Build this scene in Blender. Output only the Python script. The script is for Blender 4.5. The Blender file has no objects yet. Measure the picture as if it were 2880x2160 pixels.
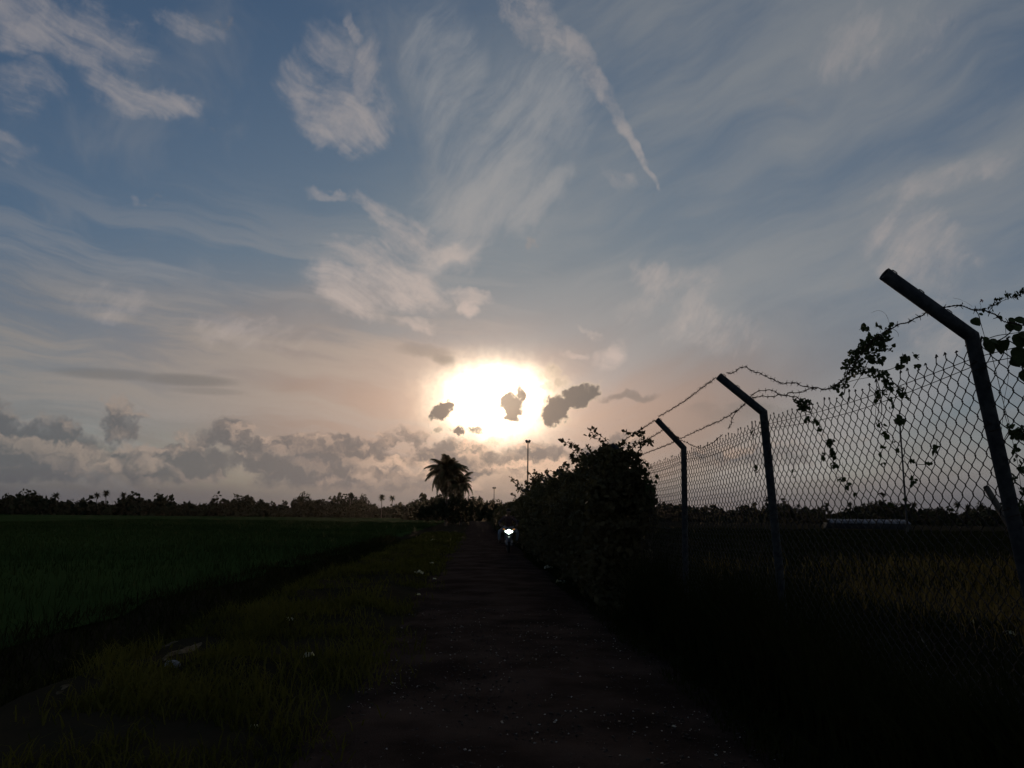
import bpy, bmesh, math, random
import numpy as np
from mathutils import Vector, Matrix

random.seed(7)
rng = np.random.default_rng(7)
SC = bpy.context.scene
COL = SC.collection

# ------------------------------------------------------------------ camera
FPX = 2200.0                       # focal length in pixels of a 2880 wide frame
CAM = Vector((0.0, 0.0, 1.5))
YAW, PITCH, ROLL = math.radians(2.47), math.radians(9.51), math.radians(0.66)
_f = Vector((math.sin(YAW) * math.cos(PITCH), math.cos(YAW) * math.cos(PITCH), math.sin(PITCH)))
_r0 = Vector((math.cos(YAW), -math.sin(YAW), 0.0))
_u0 = _r0.cross(_f)
_r = _r0 * math.cos(ROLL) + _u0 * math.sin(ROLL)
_u = _u0 * math.cos(ROLL) - _r0 * math.sin(ROLL)
cam_data = bpy.data.cameras.new('camera')
cam = bpy.data.objects.new('camera', cam_data)
COL.objects.link(cam)
cam.matrix_world = Matrix(((_r.x, _u.x, -_f.x, CAM.x), (_r.y, _u.y, -_f.y, CAM.y),
                           (_r.z, _u.z, -_f.z, CAM.z), (0, 0, 0, 1)))
cam_data.sensor_width = 36.0
cam_data.lens = 36.0 * FPX / 2880.0
cam_data.clip_start = 0.05
cam_data.clip_end = 6000.0
SC.camera = cam


def ray(x, y):
    """direction of a survey sighting: x, y on the 2880 x 2160 survey photograph"""
    return (_f + _r * ((x - 1440.0) / FPX) - _u * ((y - 1080.0) / FPX))


def at(x, y, Y):
    d = ray(x, y)
    return CAM + d * (Y / d.y)


def at_z(x, y, z):
    d = ray(x, y)
    return CAM + d * ((z - CAM.z) / d.z)


def at_x(x, y, X):
    d = ray(x, y)
    return CAM + d * (X / d.x)


def azel(x, y):
    d = ray(x, y).normalized()
    return math.degrees(math.atan2(d.x, d.y)), math.degrees(math.asin(d.z))

# ------------------------------------------------------------------ light and exposure
SUN_AZ, SUN_EL = azel(1390, 1122)
SC.view_settings.view_transform = 'Standard'
SC.view_settings.look = 'None'
SC.view_settings.exposure = 0.0
SC.view_settings.gamma = 1.0
SC.view_settings.use_curve_mapping = False
SC.cycles.use_denoising = True
SC.cycles.use_adaptive_sampling = True
SC.cycles.adaptive_threshold = 0.02
SC.cycles.adaptive_min_samples = 8
SC.cycles.max_bounces = 5
SC.cycles.diffuse_bounces = 2
SC.cycles.glossy_bounces = 2
SC.cycles.transmission_bounces = 2
SC.cycles.volume_bounces = 0
SC.cycles.transparent_max_bounces = 8
SC.cycles.sample_clamp_indirect = 4.0
SC.cycles.caustics_reflective = False
SC.cycles.caustics_refractive = False

sun_data = bpy.data.lights.new('sun', 'SUN')
sun_data.energy = 0.6
sun_data.angle = math.radians(6.0)
sun_data.color = (1.0, 0.78, 0.56)
sun = bpy.data.objects.new('sun', sun_data)
COL.objects.link(sun)
_sd = Vector((math.sin(math.radians(SUN_AZ)) * math.cos(math.radians(SUN_EL)),
              math.cos(math.radians(SUN_AZ)) * math.cos(math.radians(SUN_EL)),
              math.sin(math.radians(SUN_EL))))
sun.rotation_euler = _sd.to_track_quat('Z', 'Y').to_euler()

# ------------------------------------------------------------------ sky: Nishita air with cloud layers, all in azimuth / elevation
world = bpy.data.worlds.new('World')
SC.world = world
world.use_nodes = True
world.cycles.sampling_method = 'MANUAL'
world.cycles.sample_map_resolution = 512
NT = world.node_tree
NT.nodes.clear()


class E:
    """a shader value with arithmetic; every operation adds one node to E.nt"""
    nt = None

    def __init__(self, s): self.s = s

    @staticmethod
    def put(sock, v):
        if isinstance(v, E):
            E.nt.links.new(v.s, sock)
        else:
            sock.default_value = v

    @staticmethod
    def math(op, *a, clamp=False):
        n = E.nt.nodes.new('ShaderNodeMath')
        n.operation = op
        n.use_clamp = clamp
        for i, v in enumerate(a):
            E.put(n.inputs[i], v)
        return E(n.outputs[0])

    def __add__(s, o): return E.math('ADD', s, o)
    __radd__ = __add__
    def __sub__(s, o): return E.math('SUBTRACT', s, o)
    def __rsub__(s, o): return E.math('SUBTRACT', o, s)
    def __mul__(s, o): return E.math('MULTIPLY', s, o)
    __rmul__ = __mul__
    def __truediv__(s, o): return E.math('DIVIDE', s, o)
    def __neg__(s): return E.math('MULTIPLY', s, -1.0)
    def max(s, o): return E.math('MAXIMUM', s, o)
    def min(s, o): return E.math('MINIMUM', s, o)
    def exp(s): return E.math('EXPONENT', s)
    def pow(s, o): return E.math('POWER', s, o)


def ss(v, a, b, lo=0.0, hi=1.0):
    n = E.nt.nodes.new('ShaderNodeMapRange')
    n.interpolation_type = 'SMOOTHSTEP'
    E.put(n.inputs['Value'], v)
    n.inputs['From Min'].default_value = a
    n.inputs['From Max'].default_value = b
    n.inputs['To Min'].default_value = lo
    n.inputs['To Max'].default_value = hi
    return E(n.outputs[0])


def vec(x, y, z=0.0):
    n = E.nt.nodes.new('ShaderNodeCombineXYZ')
    for i, v in enumerate((x, y, z)):
        E.put(n.inputs[i], v)
    return E(n.outputs[0])


def vm(op, a, b=None, scale=None):
    n = E.nt.nodes.new('ShaderNodeVectorMath')
    n.operation = op
    E.put(n.inputs[0], a)
    if b is not None:
        E.put(n.inputs[1], b)
    if scale is not None:
        E.put(n.inputs['Scale'], scale)
    return E(n.outputs['Value'] if op in ('LENGTH', 'DOT_PRODUCT', 'DISTANCE') else n.outputs['Vector'])


def mapping(v, loc=(0, 0, 0), rot=0.0, scale=(1, 1, 1), kind='POINT'):
    n = E.nt.nodes.new('ShaderNodeMapping')
    n.vector_type = kind
    E.put(n.inputs['Vector'], v)
    n.inputs['Location'].default_value = loc
    n.inputs['Rotation'].default_value = (0, 0, rot)
    n.inputs['Scale'].default_value = scale
    return E(n.outputs[0])


def noise(v, scale=1.0, detail=4.0, rough=0.5, dist=0.0, dims='2D', color=False, lac=2.0):
    n = E.nt.nodes.new('ShaderNodeTexNoise')
    n.noise_dimensions = dims
    E.put(n.inputs['Vector'], v)
    n.inputs['Scale'].default_value = scale
    n.inputs['Detail'].default_value = detail
    n.inputs['Roughness'].default_value = rough
    n.inputs['Lacunarity'].default_value = lac
    n.inputs['Distortion'].default_value = dist
    return E(n.outputs['Color' if color else 0])


def mix(f, a, b):
    n = E.nt.nodes.new('ShaderNodeMix')
    n.data_type = 'RGBA'
    n.clamp_factor = True
    E.put(n.inputs[0], f)
    for i, v in ((6, a), (7, b)):
        if isinstance(v, E):
            E.nt.links.new(v.s, n.inputs[i])
        else:
            n.inputs[i].default_value = (*v, 1.0)
    return E(n.outputs[2])


E.nt = NT
_tc = NT.nodes.new('ShaderNodeTexCoord')
_sep = NT.nodes.new('ShaderNodeSeparateXYZ')
NT.links.new(_tc.outputs['Generated'], _sep.inputs[0])
dx, dy, dz = (E(o) for o in _sep.outputs)
AZ = E.math('ARCTAN2', dx, dy) * 57.29578
EL = E.math('ARCSINE', dz) * 57.29578
ELp = EL.max(0.0)
UV = vec(AZ, ELp, 1.0)


def centred(v, amp):
    return vm('MULTIPLY', vm('SUBTRACT', v, (0.5, 0.5, 0.5)), (amp, amp, 0.0))

W_soft = centred(noise(UV, 0.09, 2, 0.5, color=True), 7.0)          # slow swirl of high ice cloud
W_fine = centred(noise(UV, 0.42, 4, 0.55, color=True), 2.2)          # ragged edges
UV_c = vm('ADD', UV, W_soft)
UV_w = vm('ADD', UV, W_fine)
UV_t = vm('ADD', UV, vm('SCALE', W_fine, scale=0.45))
UV_k = vm('ADD', UV, centred(noise(UV, 0.9, 5, 0.62, color=True), 1.7))   # cumulus puffs


def fibres(ang, along, across, warp, detail=5, rough=0.6):
    """streaks lying at an angle, frequencies per degree"""
    c, s = math.cos(math.radians(ang)), math.sin(math.radians(ang))
    u = vm('ADD', UV, vm('SCALE', W_soft, scale=warp))
    return noise(vec(vm('DOT_PRODUCT', u, (c * along, s * along, ang)), vm('DOT_PRODUCT', u, (-s * across, c * across, 0.37 * ang))),
                 1.0, detail, rough)


def blob(uv, cx, cy, rx, ry, ang=0.0, hard=0.0, amp=1.0):
    """soft ellipse round a compass bearing, degrees (uv carries 1 in z)"""
    c, s = math.cos(math.radians(ang)), math.sin(math.radians(ang))
    q1 = vm('DOT_PRODUCT', uv, (c / rx, s / rx, -(c * cx + s * cy) / rx))
    q2 = vm('DOT_PRODUCT', uv, (-s / ry, c / ry, -(c * cy - s * cx) / ry))
    return ss(E.math('MULTIPLY_ADD', q1, q1, q2 * q2), hard, 1.0, amp, 0.0)


def stroke(uv, p, q, width, hard=0.0, amp=1.0, end=1.0):
    """long soft cloud between two sighted points (half width in degrees)"""
    a, b = azel(p[0] * 1.302, p[1] * 1.302), azel(q[0] * 1.302, q[1] * 1.302)
    L = math.hypot(b[0] - a[0], b[1] - a[1])
    return blob(uv, (a[0] + b[0]) / 2, (a[1] + b[1]) / 2, L / 2 * end + width * 0.5, width,
                math.degrees(math.atan2(b[1] - a[1], b[0] - a[0])), hard, amp)


def puff(uv, p, rx, ry, ang=0.0, hard=0.0, amp=1.0):
    a = azel(p[0] * 1.302, p[1] * 1.302)
    return blob(uv, a[0], a[1], rx, ry, ang, hard, amp)


def total(parts, op='MAXIMUM'):
    t = parts[0]
    for q in parts[1:]:
        t = E.math(op, t, q)
    return t

# distance to the sun, wider sideways
SDV = vm('SUBTRACT', UV, (SUN_AZ, SUN_EL, 0.0))
SD = vm('LENGTH', vm('MULTIPLY', SDV, (0.74, 1.0, 0.0)))
SDW = vm('LENGTH', vm('MULTIPLY', SDV, (0.55, 1.0, 0.0)))
S_near = (SD * (-1 / 3.2)).exp()
S_mid = (SDW * (-1 / 8.0)).exp()
S_far = (SDW * (-1 / 17.0)).exp()

P = None      # premultiplied cloud light
A = None      # cloud cover


def over(alpha, colour):
    global P, A
    c = vm('SCALE', colour if isinstance(colour, E) else tuple(colour), scale=alpha)
    if P is None:
        P, A = c, alpha
    else:
        k = 1.0 - alpha
        P = vm('ADD', vm('SCALE', P, scale=k), c)
        A = A * k + alpha

fR = fibres(19, 0.035, 0.17, 0.6, 7, 0.58)
# 1 pale haze thickening toward the horizon
veil_w = mix(S_mid * 0.95, (0.110, 0.118, 0.126), (0.74, 0.465, 0.325))
veil_b = mix(S_far * 1.3, (0.050, 0.084, 0.140), (0.185, 0.225, 0.250))
veil_c = mix(ss(EL + (fR - 0.5) * 8.0, 6.0, 19.0), veil_w, veil_b)
veil_n = fibres(-3, 0.05, 0.22, 0.6, 4)
veil_a = (ELp * (-1 / 12.0)).exp() * 0.95 + ss(veil_n, 0.35, 0.7, -0.05, 0.16)
veil_a = veil_a.max(S_far * 1.6).max(0.02).min(0.965)
over(veil_a, veil_c)

# 2 streaked cirrus: rising to the right on the right, level on the left
fL = fibres(-5, 0.045, 0.42, 0.5, 6, 0.64)
fS = fibres(-24, 0.11, 0.55, 0.8, 6, 0.62)
fU = fibres(42, 0.10, 0.50, 0.7, 6, 0.62)
fF = fibres(56, 0.09, 0.55, 0.6, 6, 0.66)
fG = fibres(-22, 0.13, 0.62, 0.6, 6, 0.66)
fFn, fGn = ss(fF, 0.30, 0.70), ss(fG, 0.30, 0.70)
cir_r = ss(fR, 0.30, 0.72) * ss(AZ, -2.0, 13.0)
cir_l = ss(fL, 0.42, 0.66) * ss(EL, 25.0, 14.0) * ss(AZ, 18.0, -2.0)
cir_b = ss(noise(UV_c, 0.11, 5, 0.6), 0.50, 0.80) * 0.4
cir = total([cir_r * 0.92, cir_l * 0.66, cir_b])
cir_c = mix(S_mid * 1.3, mix(S_far * 1.6, (0.180, 0.190, 0.208), (0.290, 0.296, 0.300)), (0.48, 0.40, 0.35))
over(cir * 0.72, cir_c)

milk = ss(AZ + (fR - 0.5) * 14.0, -15.0, 1.0) * ss(EL, 7.0, 13.0) * ss(fR, 0.25, 0.75, 0.55, 1.0)
over(milk * 0.50, mix(S_far * 1.4, (0.165, 0.190, 0.215), (0.280, 0.302, 0.312)))
cream = ss(AZ, 8.0, -6.0) * ss(EL + (fL - 0.5) * 9.0, 17.5, 12.0) * ss(EL, 4.0, 8.0)
over(cream * ss(fL, 0.34, 0.66, 0.15, 0.70), mix(S_mid * 1.3, (0.222, 0.214, 0.198), (0.54, 0.405, 0.315)))

# 3 the separate wisps
cu_f = noise(UV_k, 0.62, 5, 0.6)
big = total([
    puff(UV_c, (1040, 395), 7.0, 6.0, 40, 0.0, 0.80),
    stroke(UV_w, (1245, 345), (1075, 522), 1.7, 0.0, 1.0),
    stroke(UV_w, (1190, 300), (930, 535), 3.8, 0.0, 0.95),
    stroke(UV_c, (1150, 110), (1130, 340), 5.5, 0.0, 0.72),
    stroke(UV_c, (950, 20), (1010, 270), 4.6, 0.0, 0.62),
    stroke(UV_w, (1065, 515), (890, 580), 1.8, 0.0, 1.05)])
over(ss(big + ((fFn - 0.5) * 0.30 + (ss(fU, 0.32, 0.68) - 0.5) * 0.26 + (ss(cu_f, 0.3, 0.7) - 0.5) * 0.12) * ss(big, 0.02, 0.45), 0.04, 1.5) * 0.85, mix(S_mid * 1.2, (0.300, 0.305, 0.312), (0.54, 0.46, 0.41)))
thin = total([                                     # fibrous, falling to the right
    stroke(UV_w, (-60, 5), (190, 75), 2.7, 0.0, 0.85),
    stroke(UV_w, (120, 40), (330, 135), 2.5, 0.0, 0.85),
    stroke(UV_w, (180, 150), (300, 215), 2.2, 0.0, 0.60),
    stroke(UV_w, (205, 190), (330, 235), 1.8, 0.0, 0.95),
    stroke(UV_w, (270, 205), (445, 238), 1.3, 0.0, 1.0),
    stroke(UV_w, (300, 20), (500, 90), 0.9, 0.0, 0.55),
    stroke(UV_w, (-30, 300), (70, 335), 1.2, 0.0, 0.6),
    stroke(UV_w, (-40, 200), (160, 170), 2.2, 0.0, 0.5),
    stroke(UV_w, (630, 140), (700, 270), 2.8, 0.0, 0.80),
    stroke(UV_w, (650, 245), (850, 280), 2.6, 0.0, 1.15),
    stroke(UV_w, (690, 180), (840, 240), 3.0, 0.0, 0.85),
    stroke(UV_w, (660, 110), (760, 100), 2.4, 0.0, 0.55),
    stroke(UV_w, (640, 403), (775, 430), 0.55, 0.0, 0.85),
    stroke(UV_w, (750, 415), (940, 550), 1.1, 0.0, 0.75),
    stroke(UV_w, (690, 520), (870, 565), 1.7, 0.0, 0.85),
    stroke(UV_w, (655, 575), (840, 655), 2.5, 0.0, 1.15),
    stroke(UV_w, (740, 585), (970, 640), 2.4, 0.0, 1.15),
    stroke(UV_w, (800, 500), (960, 560), 2.2, 0.0, 0.8),
    stroke(UV_w, (940, 635), (1080, 645), 0.8, 0.0, 1.0),
    stroke(UV_w, (980, 655), (1045, 675), 0.8, 0.0, 1.2),
    stroke(UV_w, (850, 685), (950, 715), 0.9, 0.0, 0.9),
    stroke(UV_w, (1195, 750), (1295, 774), 0.42, 0.0, 1.0),
    stroke(UV_w, (1240, 708), (1300, 732), 0.35, 0.0, 0.7),
    stroke(UV_w, (1300, 350), (1380, 410), 1.0, 0.0, 0.5),
    stroke(UV_w, (280, 438), (300, 446), 0.7, 0.0, 0.6)])
rise = total([                                     # fibrous, rising to the right
    stroke(UV_w, (730, 0), (795, 110), 0.8, 0.0, 0.7),
    stroke(UV_w, (800, 70), (770, 240), 1.7, 0.0, 1.05),
    stroke(UV_w, (848, 180), (828, 290), 0.7, 0.0, 0.75),
    stroke(UV_w, (910, 560), (1045, 540), 1.0, 0.0, 1.05),
    stroke(UV_w, (1380, 560), (1460, 680), 1.9, 0.0, 0.75),
    stroke(UV_w, (1400, 690), (1660, 725), 2.6, 0.0, 0.70),
    stroke(UV_w, (1340, 700), (1560, 590), 2.6, 0.0, 0.55),
    stroke(UV_w, (1880, 480), (2090, 600), 3.6, 0.0, 0.85),
    stroke(UV_w, (1930, 640), (2080, 745), 2.4, 0.0, 0.7),
    stroke(UV_w, (1850, 435), (2240, 325), 1.4, 0.0, 0.75),
    stroke(UV_w, (1700, 120), (2100, 40), 3.0, 0.0, 0.6),
    stroke(UV_w, (100, 640), (340, 672), 1.5, 0.0, 0.6),
    stroke(UV_w, (340, 690), (720, 745), 1.7, 0.0, 0.6)])
cotton = total([                                   # combed out trail
    stroke(UV_t, (1090, -10), (1215, 85), 2.3, 0.0, 0.95),
    stroke(UV_t, (1180, 40), (1285, 160), 1.55, 0.0, 1.0),
    stroke(UV_t, (1245, 115), (1340, 240), 1.15, 0.0, 1.05),
    stroke(UV_t, (1310, 200), (1372, 320), 0.8, 0.0, 1.05),
    stroke(UV_t, (1345, 275), (1405, 370), 0.5, 0.0, 1.05),
    stroke(UV_t, (1385, 340), (1428, 410), 0.28, 0.0, 1.05),
    stroke(UV_t, (1280, 800), (1355, 740), 1.2, 0.0, 1.0)])
fSn, fUn, fKn = ss(fS, 0.32, 0.68), ss(fU, 0.32, 0.68), ss(cu_f, 0.3, 0.72)
wisp = total([ss(thin * 1.1 + ((fSn - 0.5) * 0.48 + (fGn - 0.5) * 0.34 + (fKn - 0.5) * 0.30) * ss(thin, 0.02, 0.45), 0.08, 1.95),
              ss(rise * 1.1 + ((fUn - 0.5) * 0.48 + (fFn - 0.5) * 0.34 + (fKn - 0.5) * 0.30) * ss(rise, 0.02, 0.45), 0.08, 1.95),
              ss(cotton * 1.1 + ((fKn - 0.5) * 0.65 + (fGn - 0.5) * 0.40) * ss(cotton, 0.02, 0.35), 0.08, 1.85) * 0.80])
wisp_c = mix(S_mid * 1.5, mix(S_far * 1.7, (0.285, 0.265, 0.270), (0.365, 0.342, 0.332)), (0.68, 0.53, 0.45))
over(wisp * 0.86, wisp_c)

# 4 glow of the sun through the thin cloud
GN = noise(UV, 0.9, 5, 0.6) - 0.5
g_top = ss(EL + GN * 1.0, SUN_EL + 0.2, SUN_EL + 5.5, 1.0, 0.15)
glow = (E.math('POWER', (SD + GN * 1.1).max(0.0) / 1.78, 1.55) * -1.0).exp() * 8.0 * g_top
halo = S_near * 0.42 + (vm('LENGTH', vm('MULTIPLY', SDV, (0.33, 1.0, 0.0))) * (-1 / 4.0)).exp() * 0.10
P = vm('ADD', P, vm('SCALE', (1.0, 0.84, 0.58), scale=glow))
P = vm('ADD', P, vm('SCALE', (1.0, 0.60, 0.40), scale=halo))

# 5 dark level streaks
bars = total([stroke(UV, (60, 797), (400, 817), 0.55, 0.0, 0.7), stroke(UV, (250, 812), (545, 828), 0.6, 0.0, 0.8), stroke(UV, (330, 838), (560, 850), 0.4, 0.0, 0.5),
              stroke(UV_t, (840, 752), (1000, 768), 0.7, 0.0, 0.55), stroke(UV_t, (925, 765), (990, 785), 0.6, 0.0, 0.65),
              stroke(UV_w, (1285, 853), (1430, 862), 0.5, 0.0, 0.8),
              stroke(UV_w, (1440, 905), (1800, 885), 1.2, 0.0, 0.55)])
over(ss(bars + (fL - 0.5) * 0.8, 0.1, 1.0) * 0.62, mix(S_mid * 1.2, (0.115, 0.12, 0.125), (0.28, 0.225, 0.18)))

# 6 cumulus bank along the horizon
cu_n = noise(vm('MULTIPLY', UV_k, (0.13, 0.30, 0.0)), 1.0, 6, 0.52)
prof = ss(EL, 6.8, 3.4) * ss(EL, 0.6, 2.0)
side = ss(AZ, 18.0, 5.0, 0.30, 1.0)
tower = total([
    puff(UV_k, (270, 905), 1.9, 2.2, 0, 0.0, 0.50), puff(UV_k, (505, 925), 2.0, 1.5, 0, 0.0, 0.46),
    puff(UV_k, (-5, 905), 1.6, 2.2, 0, 0.0, 0.50), puff(UV_k, (430, 935), 2.4, 1.4, 0, 0.0, 0.36),
    puff(UV_k, (690, 985), 7.0, 2.2, 0, 0.1, 0.55), puff(UV_k, (110, 960), 3.2, 2.6, 0, 0.0, 0.40),
    puff(UV_k, (20, 985), 3.4, 2.0, 0, 0.0, 0.44), puff(UV_k, (380, 1000), 5.5, 1.6, 0, 0.0, 0.42),
    puff(UV_k, (860, 940), 2.8, 1.3, 0, 0.0, 0.42), puff(UV_k, (1000, 990), 4.2, 1.8, 0, 0.0, 0.52),
    puff(UV_k, (1150, 985), 3.8, 1.6, 0, 0.0, 0.46), puff(UV_k, (1300, 1000), 4.2, 1.5, 0, 0.0, 0.40),
    puff(UV_k, (1340, 950), 2.0, 1.0, 0, 0.0, 0.32), puff(UV_k, (1650, 985), 8.0, 1.2, 0, 0.0, 0.24)])
dens = cu_n * 0.55 + (cu_f - 0.5) * 0.42 + prof * 0.27 * side + tower * 0.62
cum_a = ss(dens, 0.42, 0.66) * ss(EL, 0.5, 1.7)
# light from the sun's side: density falling toward the sun means a lit edge
UV_s = vm('ADD', UV_k, vec(ss(AZ, SUN_AZ - 8.0, SUN_AZ + 8.0, 0.45, -0.45), 0.55, 0.0))
shade_n = noise(vm('MULTIPLY', UV_s, (0.13, 0.30, 0.0)), 1.0, 6, 0.52) * 0.75 + (noise(UV_s, 0.62, 5, 0.6) - 0.5) * 0.20
lit = (cu_n * 0.75 + (cu_f - 0.5) * 0.20) - shade_n
cum_in = 1.0 - ss(lit, -0.03, 0.11) * ss(dens, 1.05, 0.70, 0.35, 1.0)
cum_in = cum_in * ss(dens, 0.44, 0.58, 0.3, 1.0)
rim_c = mix(S_near * 1.7, mix(S_mid * 1.4, (0.225, 0.200, 0.178), (0.64, 0.44, 0.33)), (1.5, 0.95, 0.60))
body_c = mix(S_mid * 1.0, (0.082, 0.094, 0.108), (0.310, 0.235, 0.190))
over(cum_a * 0.84, mix(cum_in, rim_c, body_c))

# 7 loose puffs in front of the glow
pf = total([
    puff(UV_k, (1104, 880), 1.24, 1.59, -28, 0.1, 1.1), puff(UV_k, (1124, 850), 0.59, 1.12, 12, 0.0, 1.0),
    puff(UV_k, (955, 886), 1.36, 0.77, 24, 0.1, 1.1), puff(UV_k, (992, 931), 0.71, 0.59, 0, 0.0, 1.0),
    puff(UV_k, (945, 930), 0.65, 0.57, 0, 0.0, 0.8), puff(UV_k, (1030, 928), 0.83, 0.50, 10, 0.0, 0.9),
    puff(UV_k, (1060, 955), 1.18, 0.47, 0, 0.0, 0.7),
    puff(UV_k, (1203, 888), 1.30, 1.53, 0, 0.1, 1.1), puff(UV_k, (1240, 862), 2.01, 1.12, 16, 0.1, 1.1),
    puff(UV_k, (1278, 845), 1.06, 0.94, 0, 0.0, 1.0), puff(UV_k, (1200, 832), 1.65, 0.89, 10, 0.0, 0.62),
    puff(UV_k, (1192, 806), 1.53, 0.94, 0, 0.0, 0.55)])
pf_d = pf + (cu_f - 0.5) * 0.9 * ss(pf, 0.0, 0.2)
pf_a = ss(pf_d, 0.16, 1.0)
pf_in = ss(pf_d, 0.36, 0.95)
over(pf_a * ss(SD, 0.0, 4.0, 0.975, 1.0), mix(pf_in, mix(S_near * 1.6, (0.36, 0.285, 0.24), (1.6, 1.2, 0.75)), mix(S_near * 1.5, (0.130, 0.122, 0.114), (0.46, 0.335, 0.25))))

# 8 murk at the very horizon
murk = ss(EL, 3.4, 0.6, 0.0, 0.88)
over(murk, mix(S_mid * 1.1, mix(S_far * 0.75, (0.050, 0.062, 0.084), (0.125, 0.124, 0.138)), (0.34, 0.255, 0.210)))

sky_node = NT.nodes.new('ShaderNodeTexSky')
sky_node.sky_type = 'NISHITA'
sky_node.sun_disc = False
sky_node.sun_elevation = math.radians(SUN_EL)
sky_node.sun_rotation = math.radians(SUN_AZ)
sky_node.air_density = 1.0
sky_node.dust_density = 0.6
sky_node.ozone_density = 2.5
_tint = NT.nodes.new('ShaderNodeVectorMath')      # a touch more blue than the standard air
_tint.operation = 'MULTIPLY'
_tint.inputs[1].default_value = (0.68, 0.91, 1.13)
bg_air = NT.nodes.new('ShaderNodeBackground')
bg_air.inputs['Strength'].default_value = 0.05
NT.links.new(vm('SCALE', E(sky_node.outputs[0]), scale=1.0 - A).s, _tint.inputs[0])
NT.links.new(_tint.outputs[0], bg_air.inputs['Color'])
bg_cloud = NT.nodes.new('ShaderNodeBackground')
bg_cloud.inputs['Strength'].default_value = 1.0
NT.links.new(P.s, bg_cloud.inputs['Color'])
add = NT.nodes.new('ShaderNodeAddShader')
NT.links.new(bg_air.outputs[0], add.inputs[0])
NT.links.new(bg_cloud.outputs[0], add.inputs[1])
out = NT.nodes.new('ShaderNodeOutputWorld')
NT.links.new(add.outputs[0], out.inputs['Surface'])

# ------------------------------------------------------------------ helpers
MATS = {}


def material(name, base, rough=0.85, var=None, scale=8.0, spec=0.3, metal=0.0, trans=0.0, bump=0.0, bscale=40.0,
             emit=None, estr=0.0, detail=5.0, coords='Object'):
    """principled surface; var is a second colour mixed in by noise, trans a share of light let through (leaves)"""
    m = bpy.data.materials.new(name)
    m.use_nodes = True
    nt = m.node_tree
    b = nt.nodes['Principled BSDF']
    b.inputs['Base Color'].default_value = (*base, 1)
    b.inputs['Roughness'].default_value = rough
    b.inputs['Specular IOR Level'].default_value = spec
    b.inputs['Metallic'].default_value = metal
    if emit:
        b.inputs['Emission Color'].default_value = (*emit, 1)
        b.inputs['Emission Strength'].default_value = estr
    E.nt = nt
    tc = nt.nodes.new('ShaderNodeTexCoord')
    if var:
        f = ss(noise(E(tc.outputs[coords]), scale, detail, 0.6, dims='3D'), 0.32, 0.68)
        nt.links.new(mix(f, base, var).s, b.inputs['Base Color'])
    if bump:
        bn = nt.nodes.new('ShaderNodeBump')
        bn.inputs['Strength'].default_value = bump
        bn.inputs['Distance'].default_value = 0.02
        nt.links.new(noise(E(tc.outputs[coords]), bscale, 5, 0.6, dims='3D').s, bn.inputs['Height'])
        nt.links.new(bn.outputs[0], b.inputs['Normal'])
    if trans:
        t = nt.nodes.new('ShaderNodeBsdfTranslucent')
        t.inputs['Color'].default_value = (base[0] * 1.3, base[1] * 1.5, base[2] * 0.8, 1)
        mx = nt.nodes.new('ShaderNodeMixShader')
        mx.inputs[0].default_value = trans
        nt.links.new(b.outputs[0], mx.inputs[1])
        nt.links.new(t.outputs[0], mx.inputs[2])
        nt.links.new(mx.outputs[0], nt.nodes['Material Output'].inputs['Surface'])
    MATS[name] = m
    return m


class Buf:
    """collects faces for ONE mesh object"""
    def __init__(self):
        self.v, self.f, self.n = [], [], 0

    def add(self, V, F):
        V = np.asarray(V, dtype=np.float32).reshape(-1, 3)
        F = np.asarray(F, dtype=np.int32)
        self.v.append(V)
        self.f.append(F + self.n)
        self.n += len(V)
        return self

    def box(self, c, s, M=None):
        x, y, z = s[0] / 2, s[1] / 2, s[2] / 2
        V = np.array([(-x, -y, -z), (x, -y, -z), (x, y, -z), (-x, y, -z), (-x, -y, z), (x, -y, z), (x, y, z), (-x, y, z)])
        if M is not None:
            V = V @ np.array(M.to_3x3()).T
        return self.add(V + np.array(c), [(0, 3, 2, 1), (4, 5, 6, 7), (0, 1, 5, 4), (1, 2, 6, 5), (2, 3, 7, 6), (3, 0, 4, 7)])

    def tube(self, path, rad, sides=6, cap=True):
        path = np.asarray([tuple(p) for p in path], dtype=float)
        V, F = tubes(path[None], np.broadcast_to(np.asarray(rad, dtype=float), (len(path),))[None], sides)
        self.add(V, F)
        if cap:
            K = len(path)
            for k in (0, K - 1):
                ring = np.arange(sides) + k * sides
                c = path[k]
                base = self.n
                self.add(np.vstack([V[ring], c[None]]), [(i, (i + 1) % sides, sides) if k else ((i + 1) % sides, i, sides) for i in range(sides)])
        return self

    def mesh(self, name):
        V = np.vstack(self.v).astype(np.float32)
        me = bpy.data.meshes.new(name)
        me.vertices.add(len(V))
        me.vertices.foreach_set('co', V.ravel())
        sizes = np.concatenate([np.full(len(f), f.shape[1], np.int32) for f in self.f])
        loops = np.concatenate([f.ravel() for f in self.f])
        starts = np.concatenate([[0], np.cumsum(sizes)[:-1]]).astype(np.int32)
        me.loops.add(len(loops))
        me.loops.foreach_set('vertex_index', loops)
        me.polygons.add(len(sizes))
        me.polygons.foreach_set('loop_start', starts)
        me.polygons.foreach_set('loop_total', sizes)
        me.update(calc_edges=True)
        return me

    def build(self, name, mat, parent=None, smooth=False, origin=None):
        me = self.mesh(name)
        if origin is not None:
            me.transform(Matrix.Translation(-Vector(origin)))
        if smooth:
            me.shade_smooth()
        return link(name, me, mat, parent, origin)


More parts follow.
